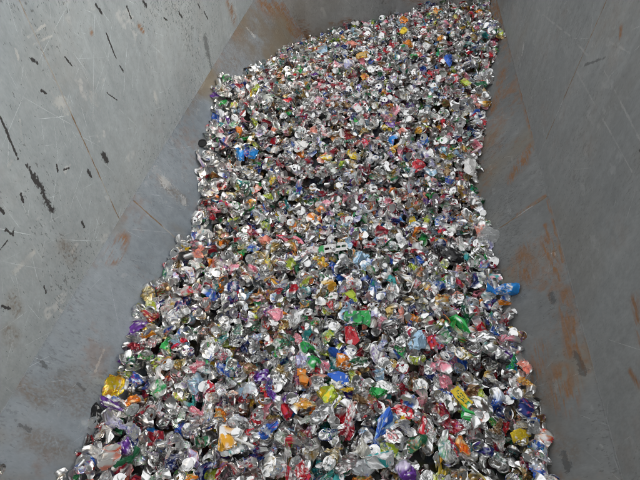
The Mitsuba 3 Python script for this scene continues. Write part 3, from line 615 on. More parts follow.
HIDDEN = set(map(int, """0 2 3 4 6 9 10 11 12 13 14 15 16 17 18 19 20 21 22 23 24 25 27 28 29 32 35 36 37 38 41 42 43 44 46 49 51 52 53 55 56 60 62 65 66 67 69 71 72 75 76 78 79 80 81 82 83 84 86 89 90 92 93 94 95 96 97 98 100 101 102 103 104 105 106 108 109 110 111 116 118 119 123 125 126 127 128 129 132 133 134 135 138 139 140 141 142 143 144 145 147 148 149 150 151 152 154 156 157 158 160 161 162 163 165 167 169 170 172 173 174 177 181 185 186 187 188 189 192 193 194 195 197 198 199 201 203 204 205 206 207 209 210 211 212 216 217 218 221 222 223 224 225 226 227 229 230 231 234 235 236 240 241 242 243 246 248 249 251 252 253 254 255 256 257 258 260 261 262 263 265 266 267 269 271 273 274 275 277 279 280 281 282 283 285 286 287 289 290 291 292 294 297 298 300 301 302 303 304 305 306 309 310 311 312 313 314 316 317 318 319 321 323 325 326 327 328 329 332 333 336 338 340 341 345 347 348 350 352 353 357 358 359 360 361 362 363 365 366 367 369 370 371 374 375 377 378 379 380 381 384 385 386 388 389 390 393 394 395 398 399 400 403 404 405 408 409 411 413 414 415 416 417 418 419 421 424 425 426 427 428 429 430 432 433 434 435 437 438 440 441 442 444 445 447 448 450 452 453 454 455 456 457 458 459 461 462 463 464 465 466 468 470 471 472 473 476 478 480 481 483 485 486 487 490 491 492 494 495 496 497 498 499 504 508 510 511 512 514 515 518 519 520 521 523 527 529 530 531 533 536 537 539 540 542 543 545 546 547 548 549 550 551 552 555 557 558 559 561 563 565 567 568 570 571 572 575 576 579 583 584 585 586 587 591 593 594 595 596 599 603 604 605 607 608 609 611 616 621 623 624 625 626 627 631 632 633 635 637 638 640 643 646 648 650 651 652 653 655 657 658 659 660 662 663 664 665 668 669 673 674 676 678 680 683 685 687 688 691 692 693 694 698 699 701 703 706 707 709 711 713 714 715 716 717 719 720 721 725 726 727 728 729 730 732 733 735 736 737 738 740 741 742 746 747 748 751 754 757 759 760 761 764 765 767 770 773 774 775 776 777 780 781 782 788 789 790 795 798 801 802 804 805 806 808 809 811 812 814 817 818 821 823 828 829 830 832 834 836 837 839 840 841 842 843 844 845 846 849 850 851 853 854 855 856 857 858 859 860 861 863 864 866 868 869 870 872 873 874 875 880 881 884 885 886 887 892 894 895 896 898 900 902 903 904 907 909 910 912 913 914 917 920 921 922 923 924 925 926 927 929 930 931 933 935 938 939 941 944 945 947 950 951 952 953 957 959 961 962 964 965 966 968 969 970 972 974 977 979 983 985 986 987 988 989 991 992 993 995 996 998 1000 1002 1006 1007 1008 1010 1011 1014 1016 1017 1018 1022 1023 1025 1026 1028 1030 1031 1037 1038 1040 1041 1042 1045 1046 1049 1051 1052 1053 1054 1055 1056 1058 1059 1061 1063 1064 1071 1072 1073 1075 1076 1081 1082 1083 1086 1087 1091 1093 1094 1095 1096 1097 1099 1100 1101 1102 1103 1104 1105 1106 1107 1109 1111 1112 1113 1114 1116 1118 1119 1120 1121 1122 1123 1125 1126 1129 1130 1133 1138 1140 1141 1142 1145 1146 1147 1150 1151 1152 1153 1157 1159 1160 1161 1162 1163 1164 1165 1168 1170 1175 1176 1177 1178 1179 1180 1182 1185 1186 1187 1188 1189 1191 1192 1194 1197 1198 1200 1202 1203 1204 1205 1206 1207 1208 1209 1210 1211 1212 1213 1215 1216 1217 1218 1220 1221 1222 1224 1225 1229 1230 1232 1235 1237 1239 1241 1242 1248 1249 1250 1254 1259 1260 1263 1268 1269 1271 1272 1273 1275 1276 1277 1280 1282 1285 1286 1290 1295 1296 1298 1299 1300 1301 1302 1307 1308 1309 1310 1311 1312 1314 1315 1319 1320 1321 1326 1329 1330 1331 1333 1334 1335 1336 1340 1341 1346 1347 1348 1349 1350 1351 1353 1355 1356 1358 1359 1360 1361 1362 1363 1365 1368 1369 1371 1372 1373 1376 1378 1379 1380 1382 1384 1386 1387 1388 1391 1392 1395 1397 1399 1400 1402 1403 1404 1406 1408 1409 1411 1412 1413 1415 1417 1418 1422 1425 1428 1430 1432 1433 1434 1435 1437 1438 1440 1441 1442 1443 1445 1446 1448 1456 1457 1458 1459 1460 1463 1466 1469 1470 1471 1476 1478 1479 1481 1482 1483 1484 1485 1486 1488 1491 1493 1495 1496 1497 1498 1499 1500 1504 1507 1508 1509 1511 1513 1515 1518 1519 1521 1522 1523 1525 1527 1533 1536 1537 1538 1539 1540 1541 1542 1543 1544 1545 1546 1547 1548 1552 1553 1554 1555 1556 1558 1559 1562 1563 1566 1569 1570 1571 1572 1573 1574 1575 1577 1579 1580 1581 1583 1584 1585 1587 1589 1590 1593 1594 1595 1596 1598 1601 1602 1608 1612 1613 1614 1617 1618 1620 1621 1622 1623 1627 1628 1630 1632 1634 1636 1640 1641 1642 1643 1644 1646 1653 1654 1659 1660 1661 1662 1670 1671 1673 1674 1677 1679 1681 1683 1684 1690 1691 1692 1694 1696 1697 1700 1701 1702 1703 1704 1705 1711 1712 1713 1716 1718 1721 1722 1723 1724 1727 1728 1729 1730 1731 1732 1733 1734 1735 1737 1738 1740 1741 1742 1743 1747 1748 1750 1752 1753 1754 1757 1758 1759 1760 1761 1762 1763 1764 1765 1766 1767 1769 1770 1771 1773 1775 1778 1779 1780 1781 1785 1786 1788 1789 1791 1794 1796 1798 1799 1803 1806 1808 1809 1811 1812 1813 1817 1819 1821 1822 1827 1830 1831 1832 1836 1839 1842 1845 1846 1847 1848 1849 1850 1851 1852 1853 1855 1856 1859 1861 1863 1864 1865 1869 1871 1872 1873 1874 1875 1878 1879 1880 1885 1890 1891 1893 1896 1897 1900 1902 1903 1904 1907 1908 1909 1910 1914 1915 1916 1918 1919 1920 1924 1925 1929 1934 1936 1939 1941 1943 1944 1945 1946 1948 1949 1950 1953 1955 1958 1959 1963 1965 1969 1970 1972 1974 1976 1978 1980 1982 1983 1984 1987 1989 1993 1994 2000 2002 2003 2004 2009 2011 2016 2017 2021 2022 2023 2026 2030 2031 2033 2035 2038 2039 2040 2041 2042 2044 2046 2048 2049 2051 2053 2057 2061 2062 2063 2067 2069 2070 2074 2076 2080 2081 2082 2083 2084 2085 2090 2091 2093 2094 2096 2098 2101 2104 2109 2110 2115 2118 2119 2120 2121 2123 2124 2125 2126 2127 2133 2135 2136 2138 2145 2149 2150 2152 2153 2154 2157 2158 2161 2163 2164 2165 2167 2168 2172 2176 2177 2178 2180 2184 2185 2190 2191 2192 2194 2197 2199 2200 2201 2202 2204 2205 2208 2210 2221 2222 2224 2225 2230 2232 2233 2235 2240 2241 2242 2246 2247 2248 2250 2251 2253 2256 2257 2264 2269 2271 2272 2273 2274 2275 2276 2279 2280 2283 2285 2289 2292 2293 2294 2296 2297 2298 2299 2300 2305 2307 2312 2313 2316 2318 2319 2321 2322 2324 2326 2333 2334 2335 2339 2340 2345 2346 2348 2350 2351 2352 2353 2359 2362 2365 2366 2368 2370 2371 2374 2376 2377 2379 2380 2382 2387 2390 2392 2393 2394 2396 2397 2399 2401 2403 2405 2406 2412 2415 2417 2420 2421 2422 2423 2425 2427 2430 2431 2436 2437 2438 2443 2447 2451 2452 2454 2455 2457 2459 2466 2467 2470 2471 2475 2476 2477 2478 2481 2482 2485 2486 2487 2488 2492 2493 2494 2495 2497 2499 2500 2502 2503 2504 2506 2507 2508 2511 2515 2516 2518 2523 2524 2525 2527 2530 2533 2537 2539 2540 2542 2543 2550 2551 2553 2555 2560 2563 2567 2568 2570 2578 2579 2582 2585 2588 2590 2591 2592 2593 2595 2599 2602 2603 2604 2605 2606 2607 2609 2610 2611 2614 2616 2619 2621 2632 2637 2644 2645 2646 2647 2652 2655 2658 2660 2661 2663 2672 2674 2677 2679 2680 2681 2684 2685 2687 2689 2691 2692 2694 2701 2704 2705 2708 2710 2711 2712 2714 2725 2729 2732 2734 2735 2736 2737 2739 2740 2741 2745 2747 2750 2751 2752 2753 2754 2756 2757 2759 2760 2763 2765 2769 2772 2774 2783 2785 2795 2802 2803 2804 2807 2808 2809 2812 2814 2817 2819 2820 2821 2825 2827 2828 2829 2830 2833 2835 2836 2842 2844 2846 2848 2849 2850 2852 2855 2856 2857 2858 2861 2863 2865 2869 2870 2872 2874 2875 2876 2878 2879 2882 2885 2886 2895 2896 2898 2899 2901 2905 2906 2907 2910 2911 2912 2913 2918 2921 2923 2924 2929 2930 2931 2933 2935 2937 2942 2943 2949 2954 2956 2958 2960 2961 2964 2968 2971 2972 2973 2979 2981 2982 2984 2985 2989 2994 2996 2997 2998 2999 3001 3002 3003 3005 3006 3007 3012 3013 3014 3016 3018 3020 3027 3029 3031 3035 3036 3038 3039 3040 3041 3043 3053 3056 3057 3062 3063 3071 3072 3075 3079 3082 3085 3091 3094 3097 3098 3099 3100 3104 3105 3106 3111 3115 3118 3119 3122 3127 3135 3137 3138 3149 3155 3156 3157 3158 3159 3163 3166 3167 3171 3175 3177 3178 3180 3181 3186 3187 3189 3190 3193 3195 3201 3202 3206 3207 3212 3213 3221 3222 3223 3225 3230 3231 3233 3240 3244 3245 3248 3249 3254 3257 3258 3260 3270 3274 3275 3276 3281 3282 3285 3287 3298 3305 3308 3313 3315 3319 3321 3322 3325 3332 3335 3339 3340 3342 3346 3349 3352 3358 3360 3363 3364 3365 3366 3368 3371 3372 3373 3376 3381 3388 3389 3390 3393 3394 3396 3402 3404 3408 3409 3410 3414 3418 3419 3422 3423 3425 3427 3433 3435 3440 3443 3446 3447 3452 3457 3466 3468 3479 3480 3481 3482 3489 3490 3493 3495 3497 3500 3501 3503 3505 3507 3510 3514 3515 3516 3522 3523 3527 3528 3529 3530 3531 3532 3535 3543 3546 3547 3548 3551 3552 3553 3554 3560 3564 3568 3569 3572 3574 3577 3579 3584 3585 3586 3587 3589 3592 3596 3597 3602 3604 3606 3607 3608 3612 3615 3616 3617 3624 3629 3630 3631 3636 3637 3640 3642 3643 3647 3648 3655 3664 3673 3685 3688 3691 3697 3699 3704 3723 3724 3731 3733 3751 3752 3753 3757 3758 3761 3764 3775 3777 3778 3780 3782 3788 3789 3794 3802 3804 3806 3808 3809 3817 3825 3826 3827 3832 3833 3845 3847 3848 3849 3851 3853 3854 3859 3861 3865 3871 3883 3884 3885 3890 3891 3895 3897 3898 3904 3915 3921 3924 3925 3927 3929 3930 3931 3936 3937 3944 3950 3958 3959 3962 3968 3972 3979 3981 3983 3990 3992 3996 3997 3998 4004 4010 4012 4013 4014 4015 4022 4028 4030 4031 4037 4039 4042 4046 4048 4051 4053 4054 4055 4056 4058 4060 4062 4085 4087 4094 4095 4102 4105 4116 4121 4139 4153 4156 4157 4158 4162 4164 4165 4168 4171 4175 4184 4187 4190 4192 4197 4200 4207 4218 4220 4226 4234 4242 4243 4244 4249 4253 4256 4259 4261 4265 4268 4273 4275 4282 4285 4292 4299 4300 4305 4309 4311 4315 4316 4322 4324 4325 4326 4328 4332 4333 4337 4341 4345 4346 4348 4354 4355 4375 4376 4383 4387 4393 4396 4397 4399 4402 4406 4409 4415 4417 4435 4437 4443 4451 4457 4459 4463 4468 4469 4474 4475 4482 4483 4486 4504 4512 4519 4520 4522 4535 4542 4545 4547 4558 4561 4563 4569 4574 4580 4582 4588 4589 4592 4605 4608 4614 4616 4617 4629 4633 4644 4652 4654 4657 4658 4659 4661 4666 4678 4679 4693 4702 4707 4712 4721 4725 4730 4731 4735 4737 4738 4745 4748 4750 4751 4764 4770 4773 4778 4779 4785 4788 4807 4819 4820 4822 4824 4827 4830 4833 4836 4844 4847 4849 4868 4875 4878 4879 4883 4886 4888 4891 4894 4897 4902 4904 4905 4910 4921 4930 4932 4934 4937 4940 4950 4957 4981 4992 5001 5008 5010 5012 5013 5023 5026 5032 5034 5054 5057 5080 5082 5086 5095 5098 5102 5103 5105 5109 5111 5123 5125 5135 5152 5153 5180 5186 5187 5190 5198 5206 5207 5213 5214 5230 5239 5242 5244 5246 5247 5252 5260 5264 5275 5282 5283 5286 5287 5294 5296 5300 5307 5315 5327 5335 5336 5354 5362 5366 5368 5374 5375 5387 5388 5398 5400 5420 5422 5430 5446 5455 5456 5475 5479 5490 5493 5500 5501 5515 5518 5526 5532 5534 5535 5539 5565 5569 5570 5584 5592 5616 5617 5629 5632 5636 5641 5642 5657 5660 5663 5665 5670 5676 5679 5680 5705 5712 5721 5724 5729 5741 5743 5745 5757 5758 5759 5772 5773 5774 5786 5791 5795 5796 5809 5813 5817 5833 5843 5846 5864 5889 5890 5892 5893 5896 5907 5911 5923 5926 5944 5945 5955 5958 5975 5989 5990 5991 5992 5995 6004 6020 6024 6035 6040 6046 6050 6061 6067 6070 6071 6081 6082 6096 6102 6105 6118 6125 6141 6167 6170 6173 6196 6198 6201 6203 6210 6214 6238 6241 6246 6255 6256 6259 6263 6270 6271 6300 6305 6309 6323 6326 6357 6359 6362 6388 6403 6410 6435 6439 6458 6463 6469 6470 6475 6480 6486 6499""".split()))
ODD = [
    ('tall_can', 0.754, 1.624, np.float64(0.0835), np.float64(0.0447), np.float64(0.0224), 0.05, ('bright blue', 'white'), 0.2, 1000, 'tallcan', 'tall bright blue can with white lettering lying against the rusty sloped plate', 'can'),
    ('plastic_bag', 0.508, 1.911, np.float64(0.091), np.float64(0.0516), np.float64(0.0258), -0.1, ('black', 'black'), 0.05, 1001, 'crumple', 'black crumpled plastic bag on the heap, above the tall bright blue can', 'plastic bag'),
    ('plastic_film', 0.742, 2.087, np.float64(0.0796), np.float64(0.063), np.float64(0.0315), 0.2, ('white', 'white'), 0, 1002, 'film', 'clear crumpled plastic film at the heap edge near the rusty sloped plate', 'plastic film'),
    ('plastic_strip', -0.197, 1.866, np.float64(0.0927), np.float64(0.0278), 0.004, 0.2, ('white', 'green'), 0, 1003, 'slotted', 'white plastic strip with four slots and a green end', 'plastic strip'),
    ('foil_bag', -1.104, 0.81, np.float64(0.0585), np.float64(0.0585), np.float64(0.0175), 0.5, ('yellow', 'amber'), 0.5, 1004, 'crumple', 'yellow foil bag at the heap edge beside the pale sloped plate', 'foil bag'),
    ('plastic_sheet', -1.116, 0.668, np.float64(0.0335), np.float64(0.0526), 0.012, 0.6, ('black', 'black'), 0.05, 1005, 'crumple', 'black plastic sheet sticking out of the heap below the yellow foil bag', 'plastic sheet'),
    ('foil_bag', -1.075, 0.716, np.float64(0.0668), np.float64(0.0215), 0.012, -0.2, ('purple', 'white'), 0.5, 1006, 'crumple', 'purple and white foil bag at the heap edge over a black sheet', 'foil bag'),
    ('drinking_straw', -0.416, 0.624, np.float64(0.0454), np.float64(0.0057), np.float64(0.0057), -0.25, ('white', 'white'), 0, 1007, 'straw', 'white drinking straw lying across the cans', 'straw'),
    ('plastic_bag', 0.681, 2.737, np.float64(0.0617), np.float64(0.076), np.float64(0.037), 0.3, ('white', 'white'), 0.0, 1008, 'crumple', 'white crumpled plastic bag at the heap edge beside the dark wall', 'plastic bag'),
    ('wrapper', -0.951, 2.556, np.float64(0.0339), np.float64(0.0591), np.float64(0.0169), 0.5, ('bright blue', 'light blue'), 0.3, 1009, 'crumple', 'bright blue crumpled wrapper, paler of a close pair', 'wrapper'),
    ('wrapper', -0.862, 2.572, np.float64(0.0387), np.float64(0.049), np.float64(0.0193), -0.6, ('bright blue', 'bright blue'), 0.3, 1010, 'crumple', 'plain bright blue crumpled wrapper beside a paler blue one', 'wrapper'),
    ('plastic_bag', -0.002, 1.367, np.float64(0.0742), np.float64(0.047), np.float64(0.0188), 0.1, ('green', 'dark green'), 0.2, 1011, 'crumple', 'bright green crumpled bag above the bright red bag', 'plastic bag'),
    ('plastic_bag', -0.019, 1.238, np.float64(0.0379), np.float64(0.0521), np.float64(0.0189), 0.2, ('red', 'red'), 0.1, 1012, 'crumple', 'bright red crumpled bag just below the bright green bag', 'plastic bag'),
    ('plastic_bag', -0.425, 1.284, np.float64(0.0409), np.float64(0.0361), np.float64(0.0181), 0.4, ('pink', 'pink'), 0.1, 1013, 'crumple', 'plain pink crumpled bag in the middle of the heap', 'plastic bag'),
    ('wrapper', 0.308, 1.241, np.float64(0.0449), np.float64(0.0544), 0.012, -0.1, ('light blue', 'light blue'), 0.3, 1014, 'crumple', 'pale blue flat wrapper standing out among silver cans', 'wrapper'),
    ('wrapper', -0.1, 0.885, np.float64(0.052), np.float64(0.0433), np.float64(0.0217), 0.1, ('lime', 'yellow'), 0.4, 1015, 'crumple', 'lime and yellow crumpled wrapper near the front of the heap', 'wrapper'),
    ('wrapper', -0.058, 1.005, np.float64(0.0588), np.float64(0.0294), 0.012, -0.3, ('blue', 'blue'), 0.4, 1016, 'crumple', 'deep blue crumpled wrapper just above the lime and yellow wrapper', 'wrapper'),
    ('wrapper', -0.048, 1.09, np.float64(0.039), np.float64(0.0367), np.float64(0.0184), 0.1, ('orange', 'white'), 0.3, 1017, 'crumple', 'orange and white crumpled wrapper above the deep blue wrapper', 'wrapper'),
    ('foil_wrapper', 0.235, 0.845, np.float64(0.0473), np.float64(0.0344), np.float64(0.0138), 0.3, ('red', 'white'), 0.5, 1018, 'crumple', 'wide red and white foil wrapper near the front of the heap', 'foil wrapper'),
    ('foil_wrapper', 0.33, 0.808, np.float64(0.0257), np.float64(0.0428), 0.012, 0, ('red', 'pale grey'), 0.5, 1019, 'crumple', 'narrow red and grey foil wrapper beside a wide red and white one', 'foil wrapper'),
    ('plastic_sheet', 0.164, 0.786, np.float64(0.0361), np.float64(0.0764), 0.012, -0.3, ('blue', 'light blue'), 0.3, 1020, 'crumple', 'large blue plastic sheet beside the wide red and white foil wrapper', 'plastic sheet'),
    ('carton', 0.499, 0.955, np.float64(0.0499), np.float64(0.0224), 0.009, -0.75, ('yellow', 'dark green'), 0, 1021, 'carton', 'flattened yellow carton with dark print', 'carton'),
    ('wrapper', 0.743, 0.826, np.float64(0.045), np.float64(0.0293), 0.012, 0.3, ('yellow', 'yellow'), 0.2, 1022, 'crumple', 'bright yellow torn wrapper at the heap edge near the rusty plate', 'wrapper'),
    ('foil_bag', -0.501, 0.643, np.float64(0.0434), np.float64(0.0607), np.float64(0.013), 0.3, ('amber', 'white'), 0.5, 1023, 'crumple', 'amber and white foil bag beside the white drinking straw', 'foil bag'),
    ('plastic_bag', 0.149, 0.641, np.float64(0.0628), np.float64(0.0377), np.float64(0.0151), 0.1, ('pale grey', 'teal'), 0.2, 1024, 'crumple', 'grey and teal crumpled bag at the front of the heap', 'plastic bag'),
    ('wrapper', 0.131, 0.95, np.float64(0.0422), np.float64(0.0288), np.float64(0.0144), 0.4, ('green', 'green'), 0.3, 1025, 'crumple', 'plain bright green wrapper above the large blue plastic sheet', 'wrapper'),
    ('wrapper', -0.989, 0.492, np.float64(0.0736), np.float64(0.0506), np.float64(0.0202), 0.3, ('white', 'salmon'), 0.5, 1026, 'crumple', 'white and salmon crumpled wrapper in the front corner of the heap', 'wrapper'),
    ('plastic_bottle', -0.909, 0.504, np.float64(0.0608), np.float64(0.0355), np.float64(0.0177), 1.1, ('dark green', 'white'), 0.0, 1027, 'bottle', 'dark green crushed bottle with white cap near the front corner', 'bottle'),
    ('can_lid', -1.206, 2.524, np.float64(0.0313), np.float64(0.0377), np.float64(0.0313), 0, ('black', 'black'), 0, 1028, 'disc', 'black round lid at the heap edge against the pale sloped plate', 'lid'),
    ('wrapper', 0.13, 4.679, np.float64(0.0497), np.float64(0.0523), np.float64(0.0249), 0.1, ('orange', 'orange'), 0.2, 1029, 'crumple', 'orange wrapper high on the heap near the end wall', 'wrapper'),
    ('wrapper', 0.127, 4.363, np.float64(0.0468), np.float64(0.0477), np.float64(0.0234), 0.2, ('yellow', 'yellow'), 0.2, 1030, 'crumple', 'yellow wrapper between two orange ones high on the heap', 'wrapper'),
    ('wrapper', 0.171, 4.194, np.float64(0.0524), np.float64(0.0451), np.float64(0.0226), 0, ('orange', 'amber'), 0.2, 1031, 'crumple', 'orange and amber wrapper below the small yellow one', 'wrapper'),
    ('wrapper', -0.321, 4.121, np.float64(0.0691), np.float64(0.0441), np.float64(0.022), 0.1, ('salmon', 'salmon'), 0.2, 1032, 'crumple', 'salmon coloured wrapper near the end wall', 'wrapper'),
    ('wrapper', -0.204, 3.764, np.float64(0.0573), np.float64(0.0396), np.float64(0.0198), -0.1, ('amber', 'gold'), 0.3, 1033, 'crumple', 'amber and gold wrapper below the salmon coloured wrapper', 'wrapper'),
    ('wrapper', -0.603, 4.169, np.float64(0.0566), np.float64(0.0669), np.float64(0.0283), 0.3, ('light blue', 'white'), 0.3, 1034, 'crumple', 'light blue and white wrapper near the end wall', 'wrapper'),
    ('wrapper', -0.308, 3.632, np.float64(0.0403), np.float64(0.0473), np.float64(0.0201), 0.3, ('lavender', 'white'), 0.3, 1035, 'crumple', 'lavender and white wrapper on the far part of the heap', 'wrapper'),
    ('wrapper', -0.349, 2.628, np.float64(0.0458), np.float64(0.0255), 0.012, 0.2, ('yellow', 'white'), 0.3, 1036, 'crumple', 'yellow and white wrapper in the middle of the far heap', 'wrapper'),
    ('wrapper', 0.679, 3.69, np.float64(0.0482), np.float64(0.0482), np.float64(0.0193), 0.5, ('lime', 'gold'), 0.3, 1037, 'crumple', 'lime and gold wrapper near the dark wall', 'wrapper'),
    ('wrapper', -1.013, 2.755, np.float64(0.0295), np.float64(0.0394), np.float64(0.0177), 0.1, ('orange', 'orange'), 0.3, 1038, 'crumple', 'plain orange wrapper above the pair of bright blue wrappers', 'wrapper'),
    ('plastic_bag', 0.307, 2.691, np.float64(0.0503), np.float64(0.0574), np.float64(0.0252), 0.1, ('red', 'dark red'), 0.2, 1039, 'crumple', 'red and dark red crumpled bag on the far part of the heap', 'plastic bag'),
    ('wrapper', 0.519, 3.901, np.float64(0.0398), np.float64(0.0725), np.float64(0.0199), 0.1, ('blue', 'blue'), 0.3, 1040, 'crumple', 'blue wrapper high on the heap near the dark wall', 'wrapper'),
    ('wrapper', -0.488, 1.958, np.float64(0.093), np.float64(0.0293), 0.012, 0.05, ('pink', 'red'), 0.2, 1041, 'crumple', 'long pink and red wrapper beside the slotted white strip', 'wrapper'),
    ('wrapper', -0.019, 1.816, np.float64(0.0551), np.float64(0.0496), np.float64(0.0248), 0.2, ('light blue', 'white'), 0.5, 1042, 'crumple', 'light blue and white wrapper below the slotted white strip', 'wrapper'),
    ('wrapper', -0.762, 1.624, np.float64(0.0411), np.float64(0.0329), np.float64(0.0164), 0.2, ('pink', 'white'), 0.3, 1043, 'crumple', 'pink and white wrapper midway along the heap', 'wrapper'),
    ('wrapper', -0.54, 2.688, np.float64(0.0593), np.float64(0.0463), np.float64(0.0139), 0.4, ('white', 'white'), 0.2, 1044, 'crumple', 'flat white wrapper above the yellow and white wrapper', 'wrapper'),
    ('wrapper', 0.781, 1.565, np.float64(0.0397), np.float64(0.0159), 0.012, 0, ('orange', 'brown'), 0.2, 1045, 'crumple', 'orange and brown wrapper under the tall bright blue can', 'wrapper'),
    ('wrapper', -0.421, 0.943, np.float64(0.0384), np.float64(0.0384), np.float64(0.0192), 0.3, ('purple', 'lavender'), 0.5, 1046, 'crumple', 'purple and lavender crumpled wrapper midway along the heap front', 'wrapper'),
    ('crushed_can', -1.263, 0.337, np.float64(0.0398), np.float64(0.0248), np.float64(0.0124), 0.3, ('silver', 'silver'), 0.2, 1047, 'lonecan', 'lone silver can lying on the pale sloped plate away from the heap', 'can'),
]
